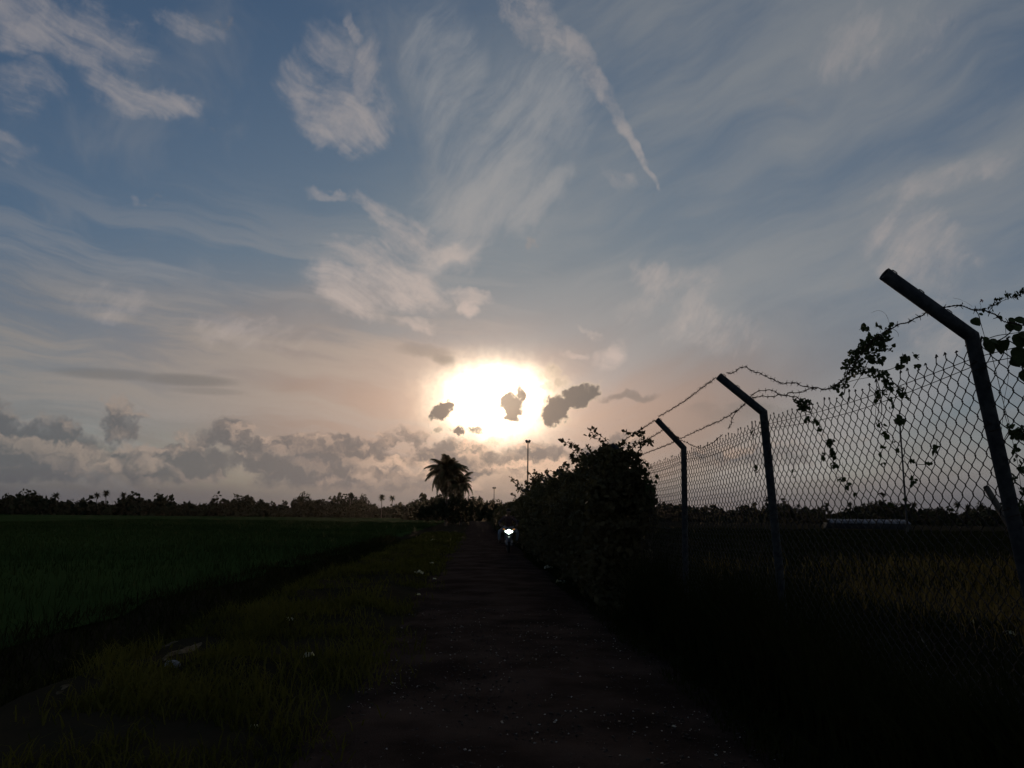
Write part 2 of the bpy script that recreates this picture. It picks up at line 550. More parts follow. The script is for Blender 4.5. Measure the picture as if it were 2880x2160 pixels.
def link(name, me, mat, parent=None, origin=None):
    o = bpy.data.objects.new(name, me)
    COL.objects.link(o)
    if mat is not None and not me.materials:
        me.materials.append(MATS[mat] if isinstance(mat, str) else mat)
    if origin is not None:
        o.location = origin
    if parent is not None:
        o.parent = parent
        if origin is not None:
            o.location = Vector(origin) - total_loc(parent)
        else:
            o.location = -total_loc(parent)
    return o


def total_loc(o):
    p = Vector(o.location)
    while o.parent is not None:
        o = o.parent
        p += Vector(o.location)
    return p


def tubes(paths, rad, sides):
    """paths (P,K,3), rad (P,K): all tubes as one vertex and quad array"""
    P_, K, _ = paths.shape
    T = np.empty_like(paths)
    T[:, 1:-1] = paths[:, 2:] - paths[:, :-2]
    T[:, 0] = paths[:, 1] - paths[:, 0]
    T[:, -1] = paths[:, -1] - paths[:, -2]
    T /= np.linalg.norm(T, axis=2, keepdims=True) + 1e-9
    ref = np.zeros_like(T)
    ref[..., 1] = 1.0
    bad = np.abs(T[..., 1]) > 0.9
    ref[bad] = (1.0, 0.0, 0.0)
    N = np.cross(T, ref)
    N /= np.linalg.norm(N, axis=2, keepdims=True) + 1e-9
    B = np.cross(T, N)
    a = np.arange(sides) * 2 * np.pi / sides
    V = paths[:, :, None, :] + rad[:, :, None, None] * (np.cos(a)[None, None, :, None] * N[:, :, None, :] + np.sin(a)[None, None, :, None] * B[:, :, None, :])
    idx = np.arange(P_ * K * sides).reshape(P_, K, sides)
    nx = np.roll(idx, -1, axis=2)
    F = np.stack([idx[:, :-1], nx[:, :-1], nx[:, 1:], idx[:, 1:]], axis=-1).reshape(-1, 4)
    return V.reshape(-1, 3), F


def smooth_path(pts, n=6):
    """Catmull-Rom through points"""
    pts = [Vector(p) for p in pts]
    P_ = [pts[0] * 2 - pts[1]] + pts + [pts[-1] * 2 - pts[-2]]
    out_ = []
    for i in range(1, len(P_) - 2):
        a, b, c, d = P_[i - 1:i + 3]
        for k in range(n):
            t = k / n
            out_.append(0.5 * ((2 * b) + (c - a) * t + (2 * a - 5 * b + 4 * c - d) * t * t + (3 * b - a - 3 * c + d) * t ** 3))
    out_.append(pts[-1])
    return out_


def thing(name, label, cat, loc=(0, 0, 0), group=None):
    o = bpy.data.objects.new(name, None)
    COL.objects.link(o)
    o.empty_display_size = 0.2
    o.location = loc
    return tag(o, label, cat, group)


def tag(o, label, cat=None, group=None, kind=None):
    if label:
        o['label'] = label
    if cat:
        o['category'] = cat
    if group:
        o['group'] = group
    if kind:
        o['kind'] = kind
    return o


def copy_tree(o, parent=None):
    c = o.copy()
    COL.objects.link(c)
    c.parent = parent
    for ch in list(o.children):
        copy_tree(ch, c)
    return c


def vnoise(x, y, s=1.0, seed=0):
    """cheap smooth value noise for terrain"""
    x, y = np.asarray(x, float) * s, np.asarray(y, float) * s
    xi, yi = np.floor(x), np.floor(y)
    xf, yf = x - xi, y - yi
    h = lambda i, j: np.modf(np.abs(np.sin(i * 127.1 + j * 311.7 + seed * 74.7) * 43758.5453))[0]
    u, v = xf * xf * (3 - 2 * xf), yf * yf * (3 - 2 * yf)
    return (h(xi, yi) * (1 - u) + h(xi + 1, yi) * u) * (1 - v) + (h(xi, yi + 1) * (1 - u) + h(xi + 1, yi + 1) * u) * v - 0.5


def smst(x, a, b):
    t = np.clip((np.asarray(x, float) - a) / (b - a), 0, 1)
    return t * t * (3 - 2 * t)

# ------------------------------------------------------------------ materials
material('soil', (0.022, 0.019, 0.012), 1.0, (0.036, 0.029, 0.018), 0.6, spec=0.0, bump=0.4, bscale=3)
material('sand', (0.13, 0.105, 0.07), 1.0, spec=0.0, var=(0.055, 0.043, 0.026), scale=7.0, bump=0.5, bscale=20)
material('path', (0.026, 0.018, 0.0145), 1.0, (0.062, 0.043, 0.034), 1.1, spec=0.0, bump=0.9, bscale=55)
material('gravel', (0.035, 0.028, 0.024), 0.9, (0.075, 0.06, 0.05), 30.0, spec=0.05)
material('glint_gravel', (0.42, 0.38, 0.33), 0.55, (0.25, 0.22, 0.19), 40.0, spec=0.5)  # light base colour imitates glints
material('grass', (0.048, 0.047, 0.012), 0.95, (0.105, 0.086, 0.022), 0.9, trans=0.22, spec=0.0)
material('crop', (0.024, 0.040, 0.012), 0.95, (0.050, 0.068, 0.020), 0.06, trans=0.05, spec=0.0)
material('field', (0.022, 0.040, 0.012), 1.0, (0.040, 0.062, 0.019), 0.05, spec=0.0)
material('lit_straw', (0.21, 0.135, 0.05), 1.0, (0.07, 0.055, 0.02), 0.9, trans=0.08, spec=0.0)  # dry grass tone, paled to carry sunlight in the colour
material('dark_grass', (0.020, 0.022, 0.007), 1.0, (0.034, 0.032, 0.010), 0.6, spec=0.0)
material('leaf', (0.030, 0.042, 0.012), 0.7, (0.050, 0.060, 0.018), 6.0, trans=0.10, spec=0.15)
material('hedge_leaf', (0.075, 0.062, 0.028), 0.8, (0.120, 0.088, 0.042), 0.8, trans=0.10, spec=0.12)
material('wood_leaf', (0.022, 0.026, 0.011), 0.9, (0.036, 0.038, 0.016), 0.2, spec=0.1)
material('palm_leaf', (0.042, 0.046, 0.018), 0.7, (0.060, 0.058, 0.024), 0.8, trans=0.08, spec=0.15)
material('stem', (0.050, 0.040, 0.025), 0.85, (0.08, 0.06, 0.04), 10.0)
material('bark', (0.075, 0.06, 0.045), 0.9, (0.12, 0.10, 0.08), 3.0, bump=0.5, bscale=14)
material('pipe', (0.026, 0.028, 0.031), 0.75, (0.062, 0.058, 0.055), 22.0, spec=0.12, bump=0.15, bscale=60, detail=7)
material('wire', (0.030, 0.028, 0.027), 0.7, (0.055, 0.040, 0.03), 30.0, spec=0.15)
material('rust', (0.035, 0.022, 0.016), 0.8, (0.06, 0.035, 0.022), 60.0, spec=0.1)
material('mast', (0.040, 0.038, 0.036), 0.8, (0.06, 0.056, 0.053), 2.0)

# ------------------------------------------------------------------ ground
def gz(X, Y):
    X, Y = np.asarray(X, float), np.asarray(Y, float)
    left = 0.10 * smst(X, -1.0, -1.9) - 0.78 * smst(X, -3.3, -4.7) + 0.42 * smst(X, -5.0, -6.6)
    left = left - 0.02 * smst(X, -0.95, -1.15)
    right = 0.05 * smst(X, 2.1, 2.6) - 0.16 * smst(X, 2.9, 4.2) + 0.12 * smst(X, 5.2, 6.4)
    rough = (vnoise(X, Y, 0.9, 1) * 0.12 + vnoise(X, Y, 2.7, 2) * 0.06)
    off = smst(X, -1.0, -1.7) + smst(X, 2.05, 2.6)
    far = 1 - smst(Y, 60, 200)
    return (left + right) * (0.35 + 0.65 * far) + rough * off * far


def axis(*spans):
    return np.unique(np.concatenate([np.linspace(a, b, n) for a, b, n in spans]).round(4))

gx = axis((-900, -200, 10), (-200, -40, 17), (-40, -8, 33), (-8, -0.7, 60), (-0.7, 1.9, 6), (1.9, 8, 48), (8, 40, 33), (40, 200, 17), (200, 900, 10))
gy = axis((-30, 0, 16), (0, 16, 90), (16, 60, 90), (60, 200, 40), (200, 1000, 14))
GX, GY = np.meshgrid(gx, gy)
GZ = gz(GX, GY)
idx = np.arange(GX.size).reshape(GX.shape)
ground = Buf().add(np.stack([GX, GY, GZ], -1).reshape(-1, 3),
                   np.stack([idx[:-1, :-1], idx[:-1, 1:], idx[1:, 1:], idx[1:, :-1]], -1).reshape(-1, 4)).build('ground', 'soil', smooth=True)
tag(ground, 'dark earth of the plain under path, verges and fields', kind='structure')

# the field of low crop beyond the ditch, and the rough land inside the fence: sheets a hand above the soil
def sheet(x0, x1, y0, y1, nx, ny, dz, name, mat, label, wob=0.3):
    """land cover laid over the ground with an uneven border"""
    u, v = np.meshgrid(np.linspace(0, 1, nx), np.linspace(0, 1, ny))
    Y = y0 + (y1 - y0) * v ** 2.0
    X = x0 + (x1 - x0) * np.where(x1 < x0, u ** 2.0, u ** 2.0)
    X = X + wob * vnoise(Y, Y * 0, 0.35, 5) * (1 - u)
    Z = gz(X, Y) + dz
    i_ = np.arange(X.size).reshape(X.shape)
    F = np.stack([i_[:-1, :-1], i_[:-1, 1:], i_[1:, 1:], i_[1:, :-1]], -1).reshape(-1, 4)
    if x1 < x0:
        F = F[:, ::-1]
    o = Buf().add(np.stack([X, Y, Z], -1), F).build(name, mat, smooth=True)
    return tag(o, label, kind='structure')

sheet(-6.3, -850, -20, 285, 60, 120, 0.06, 'field', 'field', 'flat green crop field on the left reaching to the wood', 0.9)

# the path: compacted dark gravel, ragged edges, slightly crowned
py_ = axis((-12, 2, 40), (2, 20, 220), (20, 60, 130), (60, 175, 60))
pu = np.linspace(0, 1, 25)
PU, PY = np.meshgrid(pu, py_)
lft = -0.98 + 0.34 * vnoise(PY, PY * 0, 0.55, 3) + 0.22 * vnoise(PY, PY * 0, 1.9, 4) + 0.10 * vnoise(PY, PY * 0, 5.5, 14)
rgt = 1.98 + 0.34 * vnoise(PY, PY * 0, 0.5, 7) + 0.22 * vnoise(PY, PY * 0, 1.7, 8) + 0.10 * vnoise(PY, PY * 0, 5.1, 18)
PX = lft + (rgt - lft) * PU
PZ = 0.018 + 0.035 * np.sin(np.pi * PU) + 0.018 * vnoise(PX, PY, 1.4, 9) * np.sin(np.pi * PU) - 0.02 * (np.abs(PU - 0.5) > 0.49)
PZ += 0.012 * vnoise(PX, PY, 5.0, 10) * np.sin(np.pi * PU)
i_ = np.arange(PX.size).reshape(PX.shape)
path = Buf().add(np.stack([PX, PY, PZ], -1), np.stack([i_[:-1, :-1], i_[:-1, 1:], i_[1:, 1:], i_[1:, :-1]], -1).reshape(-1, 4)).build('path', 'path', smooth=True)
tag(path, 'dark gravel path running straight to the trees', kind='structure')


def path_z(X, Y):
    u = np.clip((np.asarray(X) + 1.02) / 3.04, 0, 1)
    return 0.018 + 0.035 * np.sin(np.pi * u)


def chips(n, y0, y1, smin, smax, power, name, mat):
    """loose stones: flattened, uneven eight-faced chips"""
    Y = y0 + (y1 - y0) * rng.random(n) ** power
    X = -0.98 + 2.96 * rng.random(n)
    s = smin + (smax - smin) * rng.random(n) ** 2.2
    ax = s * rng.uniform(0.6, 1.5, n)
    ay = s * rng.uniform(0.6, 1.5, n)
    az_ = s * rng.uniform(0.35, 0.8, n)
    th = rng.uniform(0, 6.283, n)
    base = np.array([(1, 0, 0.1), (0.1, 1, -0.1), (-1, 0.2, 0.15), (-0.1, -1, 0), (0.25, 0.1, 1), (0, 0, -1)], float)
    V = base[None] * np.stack([ax, ay, az_], -1)[:, None] * rng.uniform(0.75, 1.2, (n, 6, 1))
    c, s_ = np.cos(th)[:, None], np.sin(th)[:, None]
    V = np.stack([V[..., 0] * c - V[..., 1] * s_, V[..., 0] * s_ + V[..., 1] * c, V[..., 2]], -1)
    V += np.stack([X, Y, path_z(X, Y) + az_ * 0.25], -1)[:, None]
    F = np.array([(0, 1, 4), (1, 2, 4), (2, 3, 4), (3, 0, 4), (1, 0, 5), (2, 1, 5), (3, 2, 5), (0, 3, 5)])
    o = Buf().add(V, (F[None] + 6 * np.arange(n)[:, None, None]).reshape(-1, 3)).build(name, mat, path)
    o['kind'] = 'stuff'
    return o

chips(9000, 1.6, 16.0, 0.004, 0.016, 1.7, 'gravel', 'gravel')
chips(1500, 1.6, 13.0, 0.003, 0.011, 1.6, 'glint_gravel', 'glint_gravel')  # pale chips stand in for sun glints off the stones


# ------------------------------------------------------------------ grasses
def blades(X, Y, h, w, lean, mat, name, label, zoff=0.0, zfun=gz):
    n = len(X)
    th = rng.uniform(0, 2 * np.pi, n)
    ph = rng.uniform(0, 2 * np.pi, n)
    l_ = h * lean * rng.uniform(0.2, 1.4, n)
    z0 = zfun(X, Y) + zoff
    side = np.stack([np.cos(th), np.sin(th), np.zeros(n)], -1) * (w / 2)[:, None]
    bend = np.stack([np.cos(ph) * l_, np.sin(ph) * l_, np.zeros(n)], -1)
    b = np.stack([X, Y, z0 - 0.01], -1)
    up = np.array([0, 0, 1.0])
    m = b + bend * 0.35 + up * (h * 0.58)[:, None]
    t = b + bend + up * (h * np.sqrt(np.clip(1 - (l_ / h / 1.6) ** 2, 0.15, 1)))[:, None]
    V = np.stack([b - side, b + side, m + side * 0.8, m - side * 0.8, t], 1)
    k = 5 * np.arange(n)[:, None]
    B_ = Buf()
    B_.v.append(V.reshape(-1, 3).astype(np.float32))
    B_.n = 5 * n
    B_.f.append((np.array([[0, 1, 2, 3]]) + k).astype(np.int32))
    B_.f.append((np.array([[3, 2, 4]]) + k).astype(np.int32))
    o = B_.build(name, mat)
    return tag(o, label, kind='stuff')


def scatter(n, x0, x1, y0, y1, power=1.6, patch=None):
    Y = y0 + (y1 - y0) * rng.random(n) ** power
    X = x0 + (x1 - x0) * rng.random(n)
    if patch is not None:
        keep = vnoise(X, Y, patch[0], 21) + 0.5 * vnoise(X, Y, patch[0] * 3, 22) > patch[1] + rng.normal(0, 0.12, n)
        X, Y = X[keep], Y[keep]
    return X, Y

# left verge tussocks
X, Y = scatter(95000, -3.9, -0.45, 1.5, 60, 2.0, (1.1, -0.12))
keep = (X < -0.72 + 0.5 * vnoise(Y, Y * 0, 0.8, 30) + 0.3 * vnoise(X, Y, 3.0, 33)) & (rng.random(len(X)) < 0.12 + 0.88 * smst(X, -0.6, -1.7))
bare = np.zeros(len(X), bool)
for a_, b_ in (((585, 1796), (520, 1835)), ((520, 1835), (452, 1880)), ((520, 1796), (440, 1808)), ((440, 1808), (365, 1816)), ((205, 1952), (155, 1970))):
    p_, q_ = at_z(*a_, 0.05), at_z(*b_, 0.05)
    t_ = np.clip(((X - p_.x) * (q_.x - p_.x) + (Y - p_.y) * (q_.y - p_.y)) / ((q_.x - p_.x) ** 2 + (q_.y - p_.y) ** 2), 0, 1)
    bare |= np.hypot(X - p_.x - t_ * (q_.x - p_.x), Y - p_.y - t_ * (q_.y - p_.y)) < 0.22 + 0.1 * rng.random(len(X))
keep &= ~bare
keep &= vnoise(X, Y, 0.55, 35) + 0.6 * vnoise(X, Y, 1.6, 36) > -0.22 + 0.3 * (rng.random(len(X)) - 0.5)
X, Y = X[keep], Y[keep]
h = (0.05 + 0.13 * rng.random(len(X)) ** 1.5) * (0.6 + 1.3 * np.clip(vnoise(X, Y, 0.8, 31) + 0.5, 0, 1))
blades(X, Y, h, 0.006 + 0.004 * rng.random(len(X)) + Y * 0.0006, 0.9, 'grass', 'verge_grass', 'olive grass on the verge left of the path')
# ditch sides, darker
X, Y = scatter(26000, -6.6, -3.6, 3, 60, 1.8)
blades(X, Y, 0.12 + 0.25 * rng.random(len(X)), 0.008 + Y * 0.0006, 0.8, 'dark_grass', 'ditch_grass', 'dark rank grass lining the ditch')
# crop blades on the near part of the field
X, Y = scatter(85000, -60, -6.2, 6, 150, 1.9)
keep = X < -6.3 - 0.9 * vnoise(Y, Y * 0, 0.35, 5)
X, Y = X[keep], Y[keep]
blades(X, Y, 0.16 + 0.16 * rng.random(len(X)), 0.010 + Y * 0.0009, 0.5, 'crop', 'crop_blades', 'upright green blades of the field crop', 0.05)
# grass at the foot of the fence and right verge
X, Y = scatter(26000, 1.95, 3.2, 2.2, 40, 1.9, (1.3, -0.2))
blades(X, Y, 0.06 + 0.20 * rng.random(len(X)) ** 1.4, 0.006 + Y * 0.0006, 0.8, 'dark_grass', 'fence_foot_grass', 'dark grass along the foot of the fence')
X, Y = scatter(30000, 2.9, 7.0, 3.5, 45, 1.6)  # dark blade colour stands in for the shaded band
blades(X, Y, 0.10 + 0.22 * rng.random(len(X)), 0.008 + Y * 0.0007, 0.8, 'dark_grass', 'shaded_grass', 'short grass just inside the fence, shade put into its dark colour')
# tall dry grass inside the fence; its pale colour paints the sunlit strip
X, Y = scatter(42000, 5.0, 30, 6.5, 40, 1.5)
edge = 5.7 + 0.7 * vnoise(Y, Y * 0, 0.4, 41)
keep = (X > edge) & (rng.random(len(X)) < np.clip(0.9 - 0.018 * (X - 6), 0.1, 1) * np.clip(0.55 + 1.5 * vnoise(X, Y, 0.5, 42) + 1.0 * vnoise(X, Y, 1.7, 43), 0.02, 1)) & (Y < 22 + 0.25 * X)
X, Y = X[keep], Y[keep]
blades(X, Y, 0.22 + 0.45 * rng.random(len(X)) ** 1.8, 0.010 + Y * 0.0007, 0.55, 'lit_straw', 'lit_dry_grass', 'tall yellow-brown dry grass inside the fence, sunlight put into its colour')
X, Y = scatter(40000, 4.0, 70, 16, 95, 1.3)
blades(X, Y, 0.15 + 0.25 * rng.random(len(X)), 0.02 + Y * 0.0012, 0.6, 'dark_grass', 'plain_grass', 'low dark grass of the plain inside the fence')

# tall weeds grown up through the foot of the fence
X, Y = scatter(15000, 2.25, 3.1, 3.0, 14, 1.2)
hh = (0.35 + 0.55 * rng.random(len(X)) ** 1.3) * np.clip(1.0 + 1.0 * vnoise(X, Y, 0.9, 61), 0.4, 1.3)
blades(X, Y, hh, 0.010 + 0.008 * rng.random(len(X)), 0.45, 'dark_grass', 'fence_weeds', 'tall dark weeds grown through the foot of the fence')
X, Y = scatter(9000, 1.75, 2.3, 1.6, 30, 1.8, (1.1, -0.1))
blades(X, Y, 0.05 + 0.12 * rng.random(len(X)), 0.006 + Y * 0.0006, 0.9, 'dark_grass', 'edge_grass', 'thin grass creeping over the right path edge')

# ------------------------------------------------------------------ the fence
FX = 2.58
POST_R = 0.036
posts = []          # (bend, tip, base)
for bend, low, tip in (((2733, 946), (2840, 1414), (2487, 770)), ((2147, 1160), (2190, 1588), (2021, 1058)),
                       ((1923, 1260), (1928, 1588), (1847, 1180)), ((1782, 1306), (1785, 1534), (1749, 1284))):
    b = at_x(*bend, FX)
    l_ = at(*low, b.y)
    d = (l_ - b)
    foot = b + d * ((b.z + 0.12) / -d.z)
    t = at(*tip, b.y - 0.02)
    if len(posts) == 3:
        t = b + Vector((-0.36, 0, 0.33))
    posts.append((b, t, foot))
y0 = posts[3][0].y
# the post before the frame and the ones down the hedge
pre = Vector((FX + 0.05, posts[0][0].y - 2.85, 2.45))
posts.insert(0, (pre, pre + Vector((-0.43, 0, 0.30)), Vector((FX + 0.16, pre.y, -0.12))))
for k in range(1, 11):
    b = Vector((FX + 0.02 * (k % 3), y0 + 2.86 * k, 2.40 + 0.02 * (k % 2)))
    posts.append((b, b + Vector((-0.40, 0.0, 0.33)), Vector((b.x + 0.02, b.y, -0.12))))

fence = thing('chain_link_fence', 'chain-link fence on angled grey pipe posts with slack barbed wire', 'fence', (FX, posts[1][0].y, 0))


def pipe_rings(pts, r, sides):
    """mitred rings through a bent pipe"""
    R = []
    for i, p in enumerate(pts):
        d0 = (pts[i] - pts[i - 1]).normalized() if i else (pts[1] - pts[0]).normalized()
        d1 = (pts[i + 1] - pts[i]).normalized() if i < len(pts) - 1 else d0
        n = (d0 + d1).normalized()
        R.append((p, d0, n))
    ref = Vector((0, 1, 0))
    out_ = []
    for p, d0, n in R:
        a = d0.cross(ref).normalized()
        b = a.cross(d0)
        ring = []
        for k in range(sides):
            t = 2 * math.pi * k / sides
            q = a * math.cos(t) * r + b * math.sin(t) * r
            q = q - d0 * (q.dot(n) / d0.dot(n))
            ring.append(p + q)
        out_.append(ring)
    return out_


def skin_rings(rings, cap_end=False, cap_start=False):
    B_ = Buf()
    S = len(rings[0])
    V = [tuple(v) for r in rings for v in r]
    F = []
    for k in range(len(rings) - 1):
        for i in range(S):
            j = (i + 1) % S
            F.append((k * S + i, k * S + j, (k + 1) * S + j, (k + 1) * S + i))
    B_.add(V, F)
    return B_

shown = [0, 1, 2, 3, 4, 5, 7, 8, 9, 12, 13]
for i, (b, t, foot) in enumerate(posts):
    if i not in shown:
        continue
    S = 20 if i < 5 else 10
    rr = POST_R
    rings = pipe_rings([foot, b, t], rr, S)
    up = [rings[0], [p.lerp(q, 0.5) for p, q in zip(rings[0], rings[1])], rings[1]]
    post = skin_rings(up).build('post', 'pipe', fence, True, tuple(foot))
    lab = {1: 'nearest post, leaning outward at the frame edge', 2: 'second post with wire slack on both sides', 3: 'third post, nearly upright'}.get(i)
    if lab:
        post['label'] = lab
    inner = [t + (p - t) * 0.88 for p in rings[2]]
    deep = [p - (t - b).normalized() * 0.05 for p in inner]
    arm = skin_rings([rings[1], rings[2], inner, deep]).build('arm', 'pipe', post, True, tuple(b))
    if i in (1, 2, 3, 4):                             # wire ties holding the mesh to the post
        ax_ = (b - foot).normalized()
        e1 = ax_.cross(Vector((0, 1, 0))).normalized()
        e2 = ax_.cross(e1)
        for zt in (0.55, 1.05, 1.52, 1.95, 2.27):
            c = foot + (b - foot) * ((zt + 0.12) / (b.z + 0.12))
            loop = [c + (e1 * math.cos(a_) + e2 * math.sin(a_)) * (rr + 0.003) + ax_ * 0.006 * a_ for a_ in np.linspace(0.4, 7.2, 22)]
            Buf().tube(loop + [loop[-1] + e1 * 0.02 + ax_ * 0.012], 0.0021, 5).build('wire_tie', 'rust', post, True, tuple(c))
    # wire hooks welded along the arm
    d = (t - b).normalized()
    nrm = Vector((d.z, 0, -d.x)) * (1 if d.x < 0 else -1)
    if nrm.z < 0:
        nrm = -nrm
    for q in (0.30, 0.62, 0.93):
        c = b + (t - b) * q + nrm * rr * 0.92
        pts = [c - d * 0.016, c - d * 0.016 + nrm * 0.010, c - d * 0.004 + nrm * 0.013, c + d * 0.014 + nrm * 0.011, c + d * 0.018 + nrm * 0.002]
        if i < 6:
            Buf().tube(smooth_path(pts, 3), 0.0028, 5).build('wire_hook', 'rust', post, True, tuple(c))

# woven mesh: every wire a zigzag that hooks its neighbours
CELL = 0.0485
TOPZ = 2.34


def mesh_panel(i0, i1, sub, sides, s_from=0.0, lower=0.04):
    a, ta, fa = posts[i0]
    b, tb, fb = posts[i1]
    L = (b - a).length
    n = int(L / CELL)
    J = int((TOPZ - lower) / CELL)
    wires = np.arange(int(n * s_from), n)
    j = np.arange(J * sub + 1) / sub
    ji = np.floor(j).astype(int)
    jf = j - ji
    par = ((ji[None, :] + wires[:, None]) % 2)
    s0 = wires[:, None] + par
    s1 = wires[:, None] + 1 - par
    t = 0.35 * jf + 0.65 * (jf * jf * (3 - 2 * jf))
    S_ = s0 + (s1 - s0) * t
    over_ = (S_ - (wires[:, None] + 0.5)) * 2           # -1 .. 1
    S_ = S_ + 0.10 * over_ ** 3
    cell = L / n
    s = S_ * cell
    z = lower + j * CELL * (TOPZ - lower) / (J * CELL) + 0 * s
    u = s / L
    # gentle belly and wander of the old mesh
    bul = 0.045 * np.sin(np.pi * u) * np.sin(np.pi * np.clip(z / TOPZ, 0, 1)) + 0.02 * vnoise(s, z, 1.4, i0 + 50)
    z = z + 0.015 * vnoise(s, z, 1.8, i0 + 60) - 0.035 * np.sin(np.pi * u) * (z / TOPZ) ** 2
    nrm_off = 0.0032 * np.sin(np.pi * j)[None, :] * np.where(par == 0, 1, -1) + bul + POST_R * 0.35
    zf = np.clip(z / TOPZ, 0, 1.1)
    ax = fa.x + (a.x - fa.x) * zf
    ay = a.y
    bx = fb.x + (b.x - fb.x) * zf
    X = ax + (bx - ax) * u + nrm_off
    Yv = a.y + (b.y - a.y) * u
    dzt = (a.z - 2.40) * (1 - u) + (b.z - 2.40) * u
    Z = z + dzt * zf
    pts = np.stack([X, Yv, Z], -1)
    V, F = tubes(pts, np.full(pts.shape[:2], 0.0034), sides)
    B_ = Buf().add(V, F)
    if sub > 1:                                       # knuckled wire ends along the top
        tops = pts[:, -1]
        ends = []
        for w in range(0, len(wires)):
            p = tops[w]
            if (wires[w] + J) % 2 == 0:
                continue
            h_ = 0.034 + 0.016 * math.sin(w * 2.3)
            if rng.random() < 0.30:
                h_ *= 0.45
            lean = 0.012 * math.sin(w * 1.7)
            for sg in (-1, 1):
                q = [p, p + np.array((0.002 * sg, 0.004 * sg + lean * 0.4, h_ * 0.55)), p + np.array((0.004 * sg, lean, h_ * 0.95)),
                     p + np.array((0.006 * sg, lean + 0.008 * sg, h_)), p + np.array((0.004 * sg, lean + 0.014 * sg, h_ * 0.86)), p + np.array((0.0, lean + 0.014 * sg, h_ * 0.66))]
                ends.append(q)
        ends = np.array(ends)
        V, F = tubes(ends, np.full(ends.shape[:2], 0.0030), sides)
        B_.add(V, F)
    B_.build('mesh_panel', 'wire', fence)
    # tension wires
    for k, zt in enumerate((TOPZ - 0.05, TOPZ - 0.085)):
        q = []
        for v in np.linspace(0, 1, 14):
            zf_ = zt / TOPZ
            x0 = fa.x + (a.x - fa.x) * zf_
            x1 = fb.x + (b.x - fb.x) * zf_
            q.append((x0 + (x1 - x0) * v + 0.012 + 0.006 * k, a.y + (b.y - a.y) * v,
                      zt + (a.z - 2.4) * (1 - v) + (b.z - 2.4) * v - (0.035 + 0.03 * k) * math.sin(math.pi * v)))
        Buf().tube(q, 0.0023, 5).build('tension_wire', 'wire', fence, True)

mesh_panel(0, 1, 5, 4, 0.35)
mesh_panel(1, 2, 5, 4)
mesh_panel(2, 3, 4, 4)
mesh_panel(3, 4, 3, 3)
mesh_panel(4, 5, 2, 3)


def barbed(px, y_start, y_end, label=None, ys=None):
    """two twisted strands with four-point barbs through sighted points, depth running between two posts"""
    n = len(px)
    pts = [at(p[0], p[1], (ys[i] if ys else y_start + (y_end - y_start) * i / (n - 1))) for i, p in enumerate(px)]
    barbed_pts(pts, label)


def barbed_pts(pts, label=None):
    c = smooth_path(pts, 8)
    # resample evenly
    P_ = np.array([tuple(v) for v in c])
    seg = np.linalg.norm(np.diff(P_, axis=0), axis=1)
    acc = np.concatenate([[0], np.cumsum(seg)])
    L = acc[-1]
    m = max(6, int(L / 0.012))
    d = np.linspace(0, L, m)
    Q = np.stack([np.interp(d, acc, P_[:, k]) for k in range(3)], -1)
    Q[:, 2] += 0.004 * np.sin(d * 19) + 0.003 * np.sin(d * 43 + 1)
    T = np.gradient(Q, axis=0)
    T /= np.linalg.norm(T, axis=1, keepdims=True) + 1e-9
    ref = np.array([0.3, 0.1, 1.0])
    N = np.cross(T, ref)
    N /= np.linalg.norm(N, axis=1, keepdims=True) + 1e-9
    Bn = np.cross(T, N)
    th = d / 0.045 * 2 * np.pi
    B_ = Buf()
    for s in (0, np.pi):
        off = (np.cos(th + s)[:, None] * N + np.sin(th + s)[:, None] * Bn) * 0.0026
        V, F = tubes((Q + off)[None], np.full((1, m), 0.0023), 4)
        B_.add(V, F)
    pos = np.arange(0.05, L, 0.105)
    for k, x in enumerate(pos):
        x += 0.012 * math.sin(k * 3.1)
        i_ = int(np.clip(x / L * (m - 1), 1, m - 2))
        c0, t_, n_, b_ = Q[i_], T[i_], N[i_], Bn[i_]
        for q in range(4):
            a_ = q * 1.45 + k * 1.1
            dr = np.cos(a_) * n_ + np.sin(a_) * b_ + t_ * (0.5 if q % 2 else -0.5)
            dr /= np.linalg.norm(dr)
            B_.tube([c0 + t_ * 0.006 * (q - 1.5), c0 + t_ * 0.006 * (q - 1.5) + dr * 0.024], [0.0026, 0.0013], 4, False)
        a0 = np.linspace(0, 4 * np.pi, 13)
        coil = c0 + t_ * ((a0 / (4 * np.pi) - 0.5) * 0.016)[:, None] + (np.cos(a0)[:, None] * n_ + np.sin(a0)[:, None] * b_) * 0.0048
        V, F = tubes(coil[None], np.full((1, 13), 0.0017), 4)
        B_.add(V, F)
    o = B_.build('barbed_wire', 'rust', fence)
    if label:
        o['label'] = label

Y1, Y2, Y3, Y4 = (posts[k][0].y for k in (1, 2, 3, 4))
barbed([(2044, 1050), (2061, 1049), (2076, 1037), (2096, 1033), (2115, 1042), (2134, 1050), (2154, 1057), (2173, 1067), (2190, 1075),
        (2215, 1078), (2238, 1078), (2269, 1087), (2298, 1092), (2327, 1093), (2350, 1086), (2385, 1050), (2420, 1000), (2467, 945), (2506, 925),
        (2542, 908), (2586, 890), (2612, 880)], Y2 - 0.05, Y1, 'slack strand looping from second to nearest post')
barbed([(2620, 874), (2680, 861), (2713, 863), (2742, 869), (2773, 875), (2793, 883), (2813, 897), (2839, 905), (2879, 913), (2960, 905)], Y1, Y1 - 0.62)
barbed([(2110, 1116), (2130, 1102), (2154, 1096), (2173, 1099), (2188, 1107), (2208, 1111), (2223, 1105), (2250, 1103), (2269, 1097), (2298, 1093)], Y2, Y2 - 1.1)
barbed([(2114, 1121), (2140, 1115), (2159, 1114), (2177, 1116), (2194, 1110), (2219, 1113), (2239, 1118), (2250, 1122), (2272, 1131)], Y2, Y2 - 0.95)
